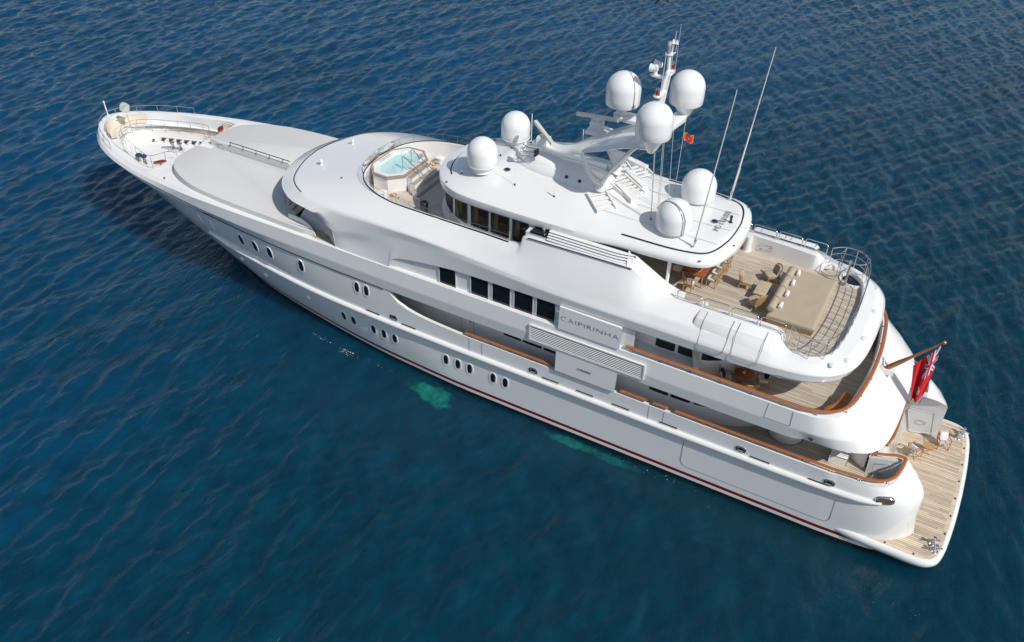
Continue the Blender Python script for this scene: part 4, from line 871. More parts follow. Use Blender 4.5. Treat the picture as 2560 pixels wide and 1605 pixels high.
for s in (1, -1):
    q = MB(); q.tube([(22.25, s*1.22, 14.75), (22.0, s*1.25, 14.2), (21.75, s*1.22, 13.75), (21.45, s*1.15, 13.42), (21.15, s*1.05, 13.3)], [.11, .10, .11, .17, .2], 10)
    q.tube([(21.1, s*1.05, 13.3), (20.6, s*1.35, 14.15), (20.0, s*1.62, 15.1), (19.2, s*1.9, 16.15)], [.14, .075, .07, .12], 10)
    q.add([(21.8, s*1.25, 14.0), (21.4, s*1.18, 13.35), (21.05, s*1.08, 13.25), (20.7, s*1.32, 13.95), (21.8, s*1.12, 14.0), (21.4, s*1.05, 13.35), (21.05, s*.95, 13.25), (20.7, s*1.2, 13.95)], [(0, 1, 2, 3), (7, 6, 5, 4), (0, 3, 7, 4)])
    part(q, "mast_leg", WHITE, ang=55)
    q = MB(); q.lathe([(.62, 0), (.5, -.25), (.3, -.6), (.15, -.85), (0, -.92)], (18.4, s*2.08, 17.0), 20); part(q, "radome_cone", WHITE, ang=60)
for s in (-1,):
    q = MB(); q.prism([(19.0, -.2), (18.85, -1.6), (18.6, -2.3), (18.3, -2.3), (18.1, -1.6), (18.3, -.2)][::-1], 16.25, 16.5, bev=.05); part(q, "mast_arm", WHITE)
q = MB(); q.prism([(19.0, .45), (20.6, .42), (21.1, .3), (21.25, 0), (21.1, -.3), (20.6, -.42), (19.0, -.45)][::-1], 16.42, 16.62, bev=.06); q.tube([(20.84, 0, 16.5), (20.84, 0, 17.2)], .24, 16); part(q, "mast_arm", WHITE)
q = MB()
for s in (1, -1): q.tube([(19.1-.0, s*.17, 16.1), (18.95, s*.17, 17.4), (18.8, s*.17, 18.9), (18.78, s*.11, 19.15), (18.77, 0, 19.25)], [.13, .12, .11, .11, .1], 12)
for z in (17.1, 17.6, 18.1, 18.6): q.tube([(19.0-(z-17)*.09, -.17, z), (19.0-(z-17)*.09, .17, z)], .03, 6)
q.tube([(18.77, 0, 19.1), (18.82, 0, 20.0)], .085, 12); q.lathe([(.0, 19.98), (.2, 20.0), (.2, 20.06), (0, 20.07)], (18.84, 0, 0), 16)
pole = part(q, "mast_pole", WHITE, ang=50)
q = MB(); q.lathe([(.11, 20.07), (.1, 20.3), (.1, 20.32), (.1, 20.55), (.06, 20.62), (0, 20.63)], (18.86, .05, 0), 12); part(q, "masthead_lamp", LENS, pole)
for x, y, zt in ((18.78, -.18, 20.45), (18.7, -.45, 20.35)):
    q = MB(); q.tube([(18.82, -.05, 19.95), (x, y, 19.97), (x, y, zt)], .028, 6); q.lathe([(.0, zt), (.1, zt+.02), (.09, zt+.06), (.03, zt+.2), (0, zt+.21)], (x, y, 0), 12); part(q, "gps_mushroom", WHITE, pole)
for s, z in ((1, 18.35), (-1, 19.0)):
    q = MB(); q.prism([(18.95, s*.1), (18.7, s*.1), (18.72, s*.85), (18.82, s*.98), (18.95, s*.98), (19.05, s*.85)][::-s], z-.09, z+.0, bev=.02); br = part(q, "light_bracket", WHITE, pole)
    q = MB(); q.lathe([(.11, z), (.11, z+.07), (.09, z+.08)], (18.87, s*.82, 0), 14, 1); q.lathe([(.09, z+.08), (.09, z+.24)], (18.87, s*.82, 0), 14, 0); q.lathe([(.1, z+.24), (.1, z+.3), (.05, z+.34), (0, z+.34)], (18.87, s*.82, 0), 14, 1); part(q, "red_mast_lamp", [REDL, STEEL], br)
    q = MB(); q.tube([(18.85, s*.5, z), (18.8, s*.5, z+1.9)], .013, 5); part(q, "whip_antenna", WHITE, br)
q = MB(); q.tube([(18.6, -.4, 19.0), (18.6, -.4, 21.3)], .011, 5); part(q, "whip_antenna", ROPE, pole)
q = MB(); q.prism([(18.9, .16), (19.5, .14), (19.62, 0), (19.5, -.14), (18.9, -.16)][::-1], 18.85, 18.93); q.tube([(19.4, 0, 18.9), (19.4, 0, 19.2)], [.13, .09], 12); q.tube([(19.38, -.2, 19.33), (19.38, .2, 19.33)], .1, 12); slb = part(q, "searchlight_stand", WHITE, pole)
for y in (.26, -.26):
    q = MB(); q.tube([(19.2, y, 19.33), (19.55, y, 19.31)], [.12, .2], 18, mi=0); q.tube([(19.552, y, 19.31), (19.56, y, 19.309)], .17, 18, mi=1); part(q, "searchlight", [WHITE, LENS], slb)
# radars, horns
def radar(loc, bar_dir, L, name="radar_scanner"):
    q = MB(); q.prism([(-.3, -.26), (.3, -.26), (.36, 0), (.3, .26), (-.3, .26)], 0, .42, bev=.08); o = q.build(name, WHITE, yacht, loc=loc)
    q = MB(); q.tube([(0, 0, .4), (0, 0, .56)], .12, 14); q.build("radar_turning_unit", WHITE, o)
    q = MB(); q.box((0, 0, .62), (L, .18, .16)); q.build("radar_bar", RADARC, o, rz=bar_dir)
    return o
radar((24.85, .2, 14.05), math.atan2(1.85, -2.0), 2.65)
radar((22.5, -1.05, 15.0), math.atan2(.36, 1.96), 2.2)
q = MB(); q.prism([(22.9, -.5), (22.95, -1.3), (22.4, -1.5), (21.6, -1.4), (21.4, -.6)][::1], 14.82, 15.02, bev=.05); part(q, "radar_bracket", WHITE)
hr = MB(); hr.box((25.0, .68, 13.72), (.16, .3, .3)); hrn = part(hr, "horn_bracket", DARKM)
for dy, dz in ((.0, .12), (.22, -.02), (.1, -.18)):
    q = MB(); q.tube([(25.0, .62+dy, 13.75+dz), (25.5, .66+dy, 13.75+dz), (25.68, .68+dy, 13.75+dz), (25.76, .69+dy, 13.75+dz)], [.035, .04, .09, .15], 12, caps=False); part(q, "horn", CHROME, hrn)
# halyards
for a, b in (((18.2, 1.4, 12.3), (18.3, 1.9, 16.6)), ((18.25, 1.3, 12.3), (18.4, 1.7, 16.4)), ((18.3, .3, 12.35), (18.4, .6, 16.3)), ((18.3, .1, 12.35), (18.45, .3, 16.3)), ((18.2, -.9, 12.3), (18.35, -.6, 16.3)), ((18.2, -1.75, 12.2), (18.3, -2.2, 16.3))):
    q = MB(); q.tube([a, b], .014, 5); part(q, "halyard", ROPE)
    q = MB(); q.lathe([(.06, 0), (.05, .05), (0, .07)], (a[0], a[1], a[2]-.08), 8); part(q, "halyard_cleat", DARKM)
# whip antennas and small roof fittings
for b, t in (((15.6, 2.45, 12.0), (14.85, 2.6, 20.2)), ((15.57, -2.77, 12.0), (14.83, -2.9, 20.2))):
    q = MB(); b_, t_ = Vector(b), Vector(t); q.tube([b_, b_.lerp(t_, .5), b_.lerp(t_, .51), t_], [.05, .035, .026, .018], 8); wa_ = part(q, "tall_whip_antenna", SAT)
    q = MB(); q.tube([b_+Vector((-.12, -.12, .05)), b_+Vector((.12, .08, .12))], .05, 8); q.tube([b_.lerp(t_, .05), b_.lerp(t_, .075)], .075, 8); part(q, "antenna_mount", STEEL, wa_)
q = MB(); q.tube([(15.5, -2.6, 12.05), (15.3, -2.7, 14.0)], .015, 6); part(q, "whip_antenna", ROPE)
for x, y, h in ((26.9, -2.4, 1.75), (23.9, -2.6, 1.6), (25.35, 2.25, 2.0), (27.3, .3, .42), (27.2, -.75, 1.3), (23.1, 2.25, .55), (28.5, 2.3, .15)):
    z = zcrown(x, max(0, 1-abs(y)/3.2)); q = MB(); q.lathe([(.05, 0), (.04, .08), (.02, .12)], (x, y, z), 8, 1); q.tube([(x, y, z+.05), (x, y, z+h)], (.010 if y > -1 else .022) if h > 1 else .028, 6); part(q, "whip_antenna", [SAT, DARKM])
q = MB(); z = zcrown(28.3, .9); q.lathe([(.1, 0), (.1, .1), (.03, .14), (.03, .3), (.1, .36), (.09, .5), (0, .54)], (28.3, -.35, z), 14); part(q, "roof_camera", WHITE)
for x, y in ((26.3, 1.35), (15.45, .0)):
    z = zcrown(x, 1-abs(y)/3); q = MB(); q.lathe([(.2, 0), (.19, .03), (.13, .05)], (x, y, z), 20, 0); q.lathe([(.13, .045), (0, .05)], (x, y, z), 20, 1); part(q, "roof_porthole", [STEEL, GLASS])
z = zcrown(14.9, .9); q = MB(); q.lathe([(.10, 0), (.09, .04), (.06, .06), (.06, .24), (.075, .27), (.075, .36), (0, .38)], (14.75, -.35, z), 14); part(q, "deck_light_post", DARKM)
q = MB(); q.tube([(15.35, -.15, z+.02), (14.95, -.2, z+.05)], .025, 6); part(q, "deck_cable", CAULK)
for x, y in ((29.0, 3.0), (15.0, 3.2), (14.05, 1.1), (14.1, -.7), (14.6, -2.7), (30.2, .4), (30.1, 1.2), (29.95, -.4)):
    q = MB(); q.sphere((x, y, 11.97), .06, 10, 6, sc_=(1, 1, .5)); part(q, "hardtop_lamp", DARKM)
# two runs of open steps and deck chocks on the roof
def case(x0, y0, x1, y1, n, wdt, z0, z1):
    q = MB(); a, b = Vector((x0, y0, 0)), Vector((x1, y1, 0)); dr = (b-a).normalized(); nr = Vector((-dr.y, dr.x, 0)); ang = math.atan2(dr.y, dr.x)
    for s in (-1, 1):
        c = (a+b)/2+nr*s*wdt/2; q.box((c.x, c.y, (z0+z1)/2+.1), ((b-a).length, .07, .22), rz=ang, ry=math.atan2(z0-z1, (b-a).length)*1)
    for i in range(n):
        f = (i+.5)/n; c = a.lerp(b, f); q.box((c.x, c.y, z0+(z1-z0)*f+.1), ((b-a).length/n*.55, wdt*.96, .05), rz=ang)
    return part(q, "roof_steps", SAT)
case(21.35, 1.1, 20.3, 2.0, 4, 1.0, 12.62, 12.3)
case(21.0, -.55, 19.55, .05, 6, 1.15, 12.72, 12.36)
case(21.6, -2.0, 20.4, -1.0, 5, 1.1, 12.68, 12.42)
case(20.9, -2.6, 20.0, -2.0, 4, 1.1, 12.5, 12.35)
for a, b in (((20.75, -.2), (19.45, .7)), ((20.8, -1.65), (19.45, -.75)), ((21.6, -3.0), (20.2, -2.75))):
    q = MB(); a_, b_ = Vector((*a, 0)), Vector((*b, 0)); c = (a_+b_)/2; q.box((c.x, c.y, 12.62), ((b_-a_).length, .34, .3), rz=math.atan2(b[1]-a[1], b[0]-a[0]), ry=.08); part(q, "roof_locker", SAT)
text("imo_lettering", "IMO # 1010088", .42, INKG, yacht, Matrix.Translation((15.12, -.25, zcrown(15.1, .95)+.012)) @ Matrix(((0, 1, 0, 0), (-1, 0, 0, 0), (0, 0, 1, 0), (0, 0, 0, 1))), sx=.78, off=-.006, ext=.003)

# ------------------------------------------------------------------ hull details
def stadium(w_, h_, n=8, p=2.6):
    return [(w_/2*np.sign(math.cos(t))*abs(math.cos(t))**(2/p), h_/2*np.sign(math.sin(t))*abs(math.sin(t))**(2/p)) for t in np.linspace(0, 2*math.pi, 4*n+1)[:-1]]
def frame_at(x, z, s):
    y = hy(x, z); tx = (hy(x+.2, z)-hy(x-.2, z))/.4; tz = (hy(x, z+.15)-hy(x, z-.15))/.3
    X = Vector((1, tx, 0)).normalized(); Z = Vector((0, tz, 1)).normalized(); Nn = X.cross(Z)*-1
    if Nn.y < 0: Nn = -Nn
    f = lambda v: Vector((v.x, s*v.y, v.z)); return f(Vector((x, y, z))), f(X), f(Z), f(Nn)
def porthole(x, z, w_, h_, s, name="porthole", rim=.055, m_r=None, out=.03, p=2.6):
    O, X, Z, Nn = frame_at(x, z, s); q = MB(); ov = stadium(w_, h_, 8, p); pts = lambda k, e: [tuple(O+X*a*k_x(k, w_)+Z*b*k_x(k, h_)+Nn*e) for a, b in ov]
    k_x = lambda k, d: (d+2*k)/d
    q.grid([pts(rim*1.1, -.01), pts(rim*.9, out*.8), pts(rim*.3, out), pts(-.02, out*.6), pts(-.05, .012)], closev=True); o = part(q, name, m_r or WHITE, ang=60)
    q = MB(); q.add(pts(-.045, .013), [list(range(len(ov)))]); part(q, "porthole_glass", GLASS, o)
    q = MB(); q.tube(pts(-.06, .018), .012, 5, closed=True); part(q, "porthole_gasket", DARKM, o)
for s in (1, -1):
    for x in (42.85, 41.65, 40.42, 37.92, 33.82, 33.15): porthole(x, 4.82, .40 if x > 35 else .36, .88 if x > 35 else .76, s)
    for x in (35.31, 34.54, 33.02, 32.25, 31.46, 27.88, 27.08, 26.3, 24.79, 24.01): porthole(x, 1.95, .38, .72, s)
    for x in (31.34, 22.3, 10.83, 6.9 if 0 else 6.55): porthole(x if x > 7 else 6.53, 3.6, .40, .24, s, "fairlead", .06, STEEL, .045, 3.4)
    for x in (32.85, 30.32, 21.26, 19.24, 17.2, 14.58, 9.84, 7.0):
        q = MB(); O, X, Z, Nn = frame_at(x, 3.38, s); q.tube([O-X*.48+Nn*.005, O+X*.48+Nn*.005], .034, 8); o = part(q, "freeing_port", GROOVE)
        q = MB(); q.tube([O-X*.5+Nn*.012-Z*.06, O+X*.5+Nn*.012-Z*.06], .022, 8); part(q, "port_lip", WHITE, o)
    for x, z in ((42.1, 1.95), (38.2, 2.0), (44.2, 2.35)):
        O, X, Z, Nn = frame_at(x, z, s); q = MB(); q.grid([[tuple(O+X*a*r+Z*b*r*1.3+Nn*e) for a, b in stadium(.3, .3, 6, 2)] for r, e in ((1, -.01), (.9, .05), (.5, .09), (.05, .1))], closev=True); part(q, "hull_boss", WHITE, ang=70)
    for x, z in ((45.5, 4.86), (46.6, 4.95)):
        O, X, Z, Nn = frame_at(x, z, s); q = MB(); q.grid([[tuple(O+X*a*r+Z*b*r+Nn*e) for a, b in stadium(.26, 1.0, 6, 2)] for r, e in ((1, -.01), (.9, .03), (.5, .05), (.05, .05))], closev=True); part(q, "anchor_pocket_fairing", WHITE, ang=70)
    yy = lambda x, z: s*(side_y(x, z)+.006)
    q = MB(); loop = [(13.65, 2.75), (13.65, 1.35), (13.55, 1.12), (13.3, 1.02), (6.5, 1.02), (6.15, 1.06), (6.0, 1.3), (6.02, 2.7)]
    q.tube([(x, yy(x, z), z) for x, z in loop], .012, 4)
    for x in (26.3, 25.5, 15.7, 14.9): q.tube([(x, yy(x, 4.1), 4.12), (x, yy(x, 3.3), 3.28)], .008, 4)
    part(q, "shell_door_seam", CAULK)
    q = MB(); q.tube([(8.95, s*5.312, 7.0), (8.93, s*5.386, 6.18), (10.15, s*5.396, 6.18), (10.1, s*5.312, 7.0)], .009, 4); part(q, "bulwark_gate_seam", CAULK)
    for x in (8.7, 7.9):
        q = MB(); q.tube([(x+.1, s*5.27, 5.75), (x-.1, s*5.27, 5.75)], .065, 8); part(q, "band_fairlead", DARKM)
# stern quarter fairleads (curved corner)
for s in (1, -1):
    q = MB(); sp3 = stern_pts(3.5); k_ = int(np.argmin(abs(sp3[:, 0]-3.95))); t_ = sp3[k_+2]-sp3[k_-2]; t_ /= np.linalg.norm(t_); c = Vector((sp3[k_][0], s*sp3[k_][1], 3.5)); Nn = Vector((t_[1], -s*t_[0], .22)).normalized(); Z = (Vector((0, 0, 1))-Nn*Nn.z).normalized(); X = Z.cross(Nn).normalized()
    ov = stadium(.72, .34, 6, 3.4); rg = lambda k, e: [tuple(c+X*a*k+Z*b*k+Nn*e) for a, b in ov]
    q.grid([rg(1.25, -.06), rg(1.2, .07), rg(1.0, .10), rg(.92, .06)], closev=True); o = part(q, "fairlead", STEEL, ang=60); q = MB(); q.add(rg(.95, .065), [list(range(24))]); part(q, "fairlead_opening", GLASSB, o)

# ------------------------------------------------------------------ name boards and side ventilator grille
for s in (1, -1):
    q = MB(); q.add([(21.0, s*5.24, 7.12), (17.72, s*5.24, 7.12), (17.66, s*5.24, 8.42), (21.0, s*5.24, 8.42), (20.98, s*5.38, 7.08), (17.62, s*5.38, 7.08), (17.58, s*5.34, 8.38), (20.98, s*5.34, 8.42)], [(0, 1, 2, 3), (4, 5, 6, 7), (0, 1, 5, 4), (3, 2, 6, 7), (1, 2, 6, 5), (0, 3, 7, 4)]); nb_ = part(q, "name_board", WHITE)
    M_ = Matrix.Translation((19.3, s*5.37, 7.76)) @ Matrix(((-s, 0, 0, 0), (0, .03*s, s, 0), (0, 1, -.03, 0), (0, 0, 0, 1)))
    text("name_lettering", "CAIPIRINHA", .42, INKG, nb_, M_, sx=1.3, off=-.013, space=1.1)
    q = MB(); q.add([(21.0, s*5.32, 4.32), (17.62, s*5.32, 4.32), (17.58, s*5.32, 5.6), (21.0, s*5.32, 5.58), (21.0, s*5.42, 4.3), (17.6, s*5.42, 4.3), (17.56, s*5.40, 5.58), (21.0, s*5.40, 5.56)], [(0, 1, 2, 3), (4, 5, 6, 7), (0, 1, 5, 4), (3, 2, 6, 7), (1, 2, 6, 5), (0, 3, 7, 4)]); nb_ = part(q, "builder_board", WHITE)
    text("builder_lettering", "L\u00dcRSSEN", .17, INKG, nb_, Matrix.Translation((19.35, s*5.425, 4.95)) @ Matrix(((-s, 0, 0, 0), (0, 0, s, 0), (0, 1, 0, 0), (0, 0, 0, 1))), sx=1.15)
    q = MB()
    for a in (((22.55, 6.24), (.08, .95)), ((16.2, 6.24), (.08, .95))): q.box((a[0][0], s*5.40, a[0][1]), (a[1][0], .10, a[1][1]))
    for z in (5.78, 6.70): q.box((19.375, s*5.40, z), (6.27, .10, .05))
    gr = part(q, "ventilator_frame", WHITE); q = MB(); q.box((19.375, s*5.385, 6.24), (6.24, .02, .86)); part(q, "ventilator_gap_shade", GROOVE, gr)  # flat dark sheet paints the shadowed gaps between the slats
    for k in range(8):
        q = MB(); z = 5.86+k*.108; q.grid([[(x, s*5.397, z+.034) for x in (16.25, 22.5)], [(x, s*5.43, z+.016) for x in (16.25, 22.5)], [(x, s*5.43, z-.014) for x in (16.25, 22.5)], [(x, s*5.397, z-.02) for x in (16.25, 22.5)]]); part(q, "ventilator_slat", WHITE, gr)

# ------------------------------------------------------------------ hot tub on the pool deck
OCT = [(35.5, .95), (34.85, 1.72), (33.75, 1.8), (32.95, 1.1), (32.85, -1.1), (33.75, -1.95), (34.85, -1.95), (35.5, -1.2)]
OCT = [(35.45, 1.0), (34.75, 1.85), (33.7, 1.9), (32.95, 1.15), (32.95, -1.15), (33.7, -1.9), (34.75, -1.85), (35.45, -1.0)]
q = MB(); k3_ = lambda P, z: [(a, b, z) for a, b in P]
q.grid([k3_(inset(OCT, .06), 9.25), k3_(inset(OCT, .06), 10.26)], closev=True); tub = part(q, "hot_tub", SAT)
q = MB(); q.grid([k3_(OCT, 10.2), k3_(OCT, 10.33), k3_(inset(OCT, .13), 10.33), k3_(inset(OCT, .13), 10.2)], closev=True); part(q, "tub_trim", TUBS, tub)
i1, i2_, i3 = inset(OCT, .13), inset(OCT, .42), inset(OCT, .5)
q = MB(); q.grid([k3_(i1, 10.31), k3_(i2_, 10.30), k3_(i2_, 10.0)], closev=True); part(q, "tub_ledge", SAT, tub)
q = MB(); q.grid([k3_(i2_, 10.0), k3_(i3, 9.95), k3_(inset(OCT, .85), 9.9), k3_(inset(OCT, .9), 9.5)], closev=True); q.add(k3_(inset(OCT, .9), 9.5), [list(range(8))]); part(q, "tub_basin", POOLW, tub)
def pool_water():
    mt = bpy.data.materials.new("clear_pool_water"); mt.use_nodes = True; b = mt.node_tree.nodes["Principled BSDF"]; n = mt.node_tree.nodes; l = mt.node_tree.links
    b.inputs["Base Color"].default_value = (.58, .84, .85, 1); b.inputs["Roughness"].default_value = .04; b.inputs["IOR"].default_value = 1.33; b.inputs["Alpha"].default_value = .62
    nz = n.new("ShaderNodeTexNoise"); nz.inputs["Scale"].default_value = 5; bp = n.new("ShaderNodeBump"); bp.inputs["Strength"].default_value = .25; bp.inputs["Distance"].default_value = .03; tc = n.new("ShaderNodeTexCoord")
    l.new(tc.outputs["Object"], nz.inputs["Vector"]); l.new(nz.outputs[0], bp.inputs["Height"]); l.new(bp.outputs[0], b.inputs["Normal"]); return mt
q = MB(); q.add(k3_(i2_, 10.17), [list(range(8))]); part(q, "tub_water", pool_water(), tub)
for k, dirn in ((3, 0), (7, 0), (4, 0)):
    a, b = Vector((*i1[k], 10.32)), Vector((*i1[(k+1) % 8], 10.32)); c_, d_ = Vector((*i2_[k], 10.31)), Vector((*i2_[(k+1) % 8], 10.31)); q = MB()
    for f in np.linspace(.25, .75, 7): q.tube([a.lerp(b, f).lerp(c_.lerp(d_, f), .2), a.lerp(b, f).lerp(c_.lerp(d_, f), .85)], .02, 5)
    part(q, "tub_headrest_ribs", TUBS, tub)
q = MB()
for k in range(4):
    e = .28*k; z = 10.15-.25*k; q.prism([(32.95-e, 1.0+.18*k), (32.62-e, 1.0+.18*k), (32.62-e, -1.0-.12*k), (32.95-e, -1.0-.12*k)][::-1], 9.25, z, 0, 1)
part(q, "tub_steps", [SAT, TUBS], tub)
for y in (.35, -.55):
    q = MB(); q.tube([(33.7, y, 10.1), (33.7, y, 10.95), (33.6, y, 11.02), (32.3, y, 10.15), (31.95, y, 10.1), (31.9, y, 9.3)], .03, 8); q.tube([(32.7, y, 10.4), (32.7, y, 9.9)], .025, 6); part(q, "tub_handrail", CHROME, tub)
q = MB(); q.lathe([(.07, 9.25), (.07, 9.27), (0, 9.275)], (33.0, 1.9, 0), 14); q.lathe([(.07, 9.25), (.07, 9.27), (0, 9.275)], (32.0, -1.4, 0), 14); part(q, "floor_drain", DARKM)
q = MB(); q.lathe([(.2, 9.25), (.24, 9.95), (.22, 9.97), (0, 9.9)], (30.8, 2.55, 0), 16); q.tube([(30.8, 2.75, 9.7), (30.8, 2.8, 10.3)], .02, 6); part(q, "ash_bin", DARKM)
q = MB(); q.box((33.25, 0, 9.31), (.5, 4.8, .1)); part(q, "pool_step", STONE)

# ------------------------------------------------------------------ furniture (each piece a thing of its own)
def cushion(mb, c, sz, bev=.05, rz=0, ry=0, mi=0):
    n = 8; p = 5; M = Matrix.Rotation(rz, 3, 'Z') @ Matrix.Rotation(ry, 3, 'Y'); c = Vector(c)
    P = []
    for z, k in ((-.5, .86), (-.36, .98), (-.1, 1.0), (.2, 1.0), (.38, .96), (.5, .84), (.56, .45), (.57, .02)):
        P.append([tuple(c + M @ Vector((a*k, b*k, z*sz[2]))) for a, b in stadium(sz[0], sz[1], n, p)])
    mb.grid(P, mi, closev=True); mb.add(P[0], [list(range(4*n))[::-1]], mi)
def make_dining_chair(label):
    r_ = empty("dining_chair"); tag(r_, label, "chair", "teak dining chairs around the long table")
    for x, y in ((.21, .2), (.21, -.2), (-.22, .19), (-.22, -.19)):
        q = MB(); q.tube([(x*1.12, y*1.06, 0), (x, y, .43)], [.022, .028], 6); q.build("leg", TEAKF, r_)
    q = MB(); q.box((0, 0, .43), (.48, .46, .05)); q.build("seat_frame", TEAKF, r_)
    q = MB(); cushion(q, (.02, 0, .485), (.45, .43, .07)); q.build("seat_cushion", LINEN, r_)
    q = MB(); q.tube([(-.22, .21, .42), (-.31, .21, .92)], .024, 6); q.tube([(-.22, -.21, .42), (-.31, -.21, .92)], .024, 6); q.tube([(-.315, -.23, .93), (-.34, 0, .95), (-.315, .23, .93)], .03, 6, flat=1.4)
    for y in np.linspace(-.16, .16, 5): q.box((-.275, y, .67), (.02, .05, .52), ry=-.18)
    q.build("backrest", TEAKF, r_); return r_
spots = [(14.86, .66, 0.0, "teak dining chair at the aft side of the long table, nearest the port rail"),
         (14.84, .04, 0.0, "second teak dining chair along the aft side of the long table"),
         (14.82, -.58, 0.0, "third teak dining chair along the aft side of the long table"),
         (14.80, -1.2, 0.0, "farthest teak dining chair peeping out behind the hardtop corner"),
         (15.72, 1.66, -math.pi/2, "teak dining chair at the head of the table, slatted back turned to the port rail"),
         (16.72, .75, math.pi, "teak dining chair on the forward side of the table beside the white pillar")]
ch0 = None
for x, y, a, lb in spots:
    if ch0 is None: c = ch0 = make_dining_chair(lb)
    else: c = copy_tree(ch0); c['label'] = lb
    c.location = (x, y, 9.052); c.rotation_euler = (0, 0, a)
t = empty("dining_table", (15.75, -.9, 9.052)); tag(t, "long glossy reddish teak dining table under the edge of the hardtop", "table")
q = MB(); q.prism([(-.58, 2.15), (.58, 2.15), (.58, -2.0), (-.58, -2.0)][::-1], .70, .75, bev=.012); q.build("tabletop", TABLET, t)
q = MB()
for y in (1.55, -1.4): q.tube([(-.28, y+.18, .752), (.28, y+.18, .752), (.28, y-.5, .752), (-.28, y-.5, .752)], .008, 4, closed=True)
q.build("inlay_line", CREAM, t)
for x, y in ((.5, 2.05), (-.5, 2.05), (.5, -1.9), (-.5, -1.9)):
    q = MB(); q.tube([(x, y, 0), (x, y, .7)], [.03, .04], 8); q.build("leg", TEAKF, t)
q = MB(); q.box((0, 0, .35), (.5, 2.4, .68)); q.build("table_pedestal", TABLET, t)
def make_arm(label):
    r_ = empty("lounge_chair"); tag(r_, label, "armchair", "beige cushioned lounge chairs by the coffee table")
    for x, y in ((.27, .27), (.27, -.27), (-.29, .24), (-.29, -.24)):
        q = MB(); q.tube([(x*1.12, y*1.08, 0), (x, y, .32)], [.02, .03], 6); q.build("leg", TEAKF, r_)
    q = MB(); q.box((0, 0, .32), (.6, .6, .06)); q.build("seat_frame", TEAKF, r_)
    q = MB(); cushion(q, (.05, 0, .41), (.60, .60, .14)); q.build("seat_cushion", BEIGE, r_)
    def bk(off, z0, z1, k): return [[(-.27-.22*(z-.35)-off-.05*math.cos(f*math.pi/2)*0+.09*f*f, .30*k*f*(1+.12*(z-.35)), z-.06*f*f*(z > .7)) for f in np.linspace(-1, 1, 11)] for z in np.linspace(z0, z1, 5)]
    q = MB(); a = bk(.07, .33, .92, 1.0); b = bk(.035, .33, .92, 1.0); q.grid(a); q.grid(b); q.grid([a[-1], b[-1]]); q.grid([[r[0] for r in a], [r[0] for r in b]]); q.grid([[r[-1] for r in a], [r[-1] for r in b]]); q.build("back_frame", TEAKF, r_)
    q = MB(); a = bk(.03, .45, .88, .9); b = bk(-.07, .45, .88, .86); q.grid(a); q.grid(b); q.grid([a[-1], b[-1]]); q.grid([a[0], b[0]]); q.grid([[r[0] for r in a], [r[0] for r in b]]); q.grid([[r[-1] for r in a], [r[-1] for r in b]]); q.build("back_cushion", BEIGE, r_)
    return r_
a0 = make_arm("beige lounge chair with its back to the dining table, in front of the coffee table"); a0.location = (13.35, -.12, 9.052); a0.rotation_euler = (0, 0, math.pi+.12)
c = copy_tree(a0); c['label'] = "beige lounge chair on the far starboard side of the coffee table, close to the bolsters"; c.location = (12.42, -1.32, 9.052); c.rotation_euler = (0, 0, .65)
c = copy_tree(a0); c['label'] = "beige lounge chair nearest the port rail, teak back turned to the big sunpad"; c.location = (12.42, 1.28, 9.052); c.rotation_euler = (0, 0, -.55)
t = empty("coffee_table", (12.45, .16, 9.052)); tag(t, "low pale slatted teak coffee table between the three beige lounge chairs", "table")
q = MB(); q.prism([(-.30, .62), (.30, .62), (.30, -.62), (-.30, -.62)][::-1], .40, .45, bev=.01); q.build("tabletop", TEAKT, t)
for x, y in ((.25, .57), (-.25, .57), (.25, -.57), (-.25, -.57)):
    q = MB(); q.tube([(x, y, 0), (x, y, .4)], .028, 6); q.build("leg", TEAKF, t)
sp_ = empty("sunpad", (10.4, 0, 9.052)); tag(sp_, "huge square beige sunpad on the open aft sun deck", "sunpad")
q = MB(); q.prism([(-.98, 2.18), (1.2, 2.18), (1.2, -2.18), (-.98, -2.18)][::-1], 0, .2); q.build("base", TEAKF, sp_)
q = MB(); q.prism([(-1.02, 2.22), (1.22, 2.22), (1.22, -2.22), (-1.02, -2.22)][::-1], .2, .34, bev=.05); q.build("lower_mattress", BEIGE, sp_)
q = MB(); nx, ny = 30, 60; XX = np.linspace(-1.05, 1.22, nx); YY = np.linspace(-2.27, 2.27, ny)
def padz(x, y):
    e = min(x+1.05, 1.22-x, 2.27-y, y+2.27); return .565-.07*max(0, 1-e/.12)**2 + .012*noise.noise((x*1.6, y*1.6, 0)) + .006*noise.noise((x*5, y*5, 3))
q.grid([[(x, y, padz(x, y)) for y in YY] for x in XX])
bd = [(XX[0], y) for y in YY]+[(x, YY[-1]) for x in XX[1:]]+[(XX[-1], y) for y in YY[::-1][1:]]+[(x, YY[0]) for x in XX[::-1][1:-1]]
q.grid([[(x, y, padz(x, y)) for x, y in bd], [(x*1.005, y*1.005, .46) for x, y in bd], [(x, y, .34) for x, y in bd]], closev=True); q.build("mattress", BEIGE, sp_, ang=50)
names = ["bolster at the port end of the row, beside the rail", "second bolster from the port rail", "third bolster from the port rail", "bolster at the far starboard end of the row"]
b0 = None
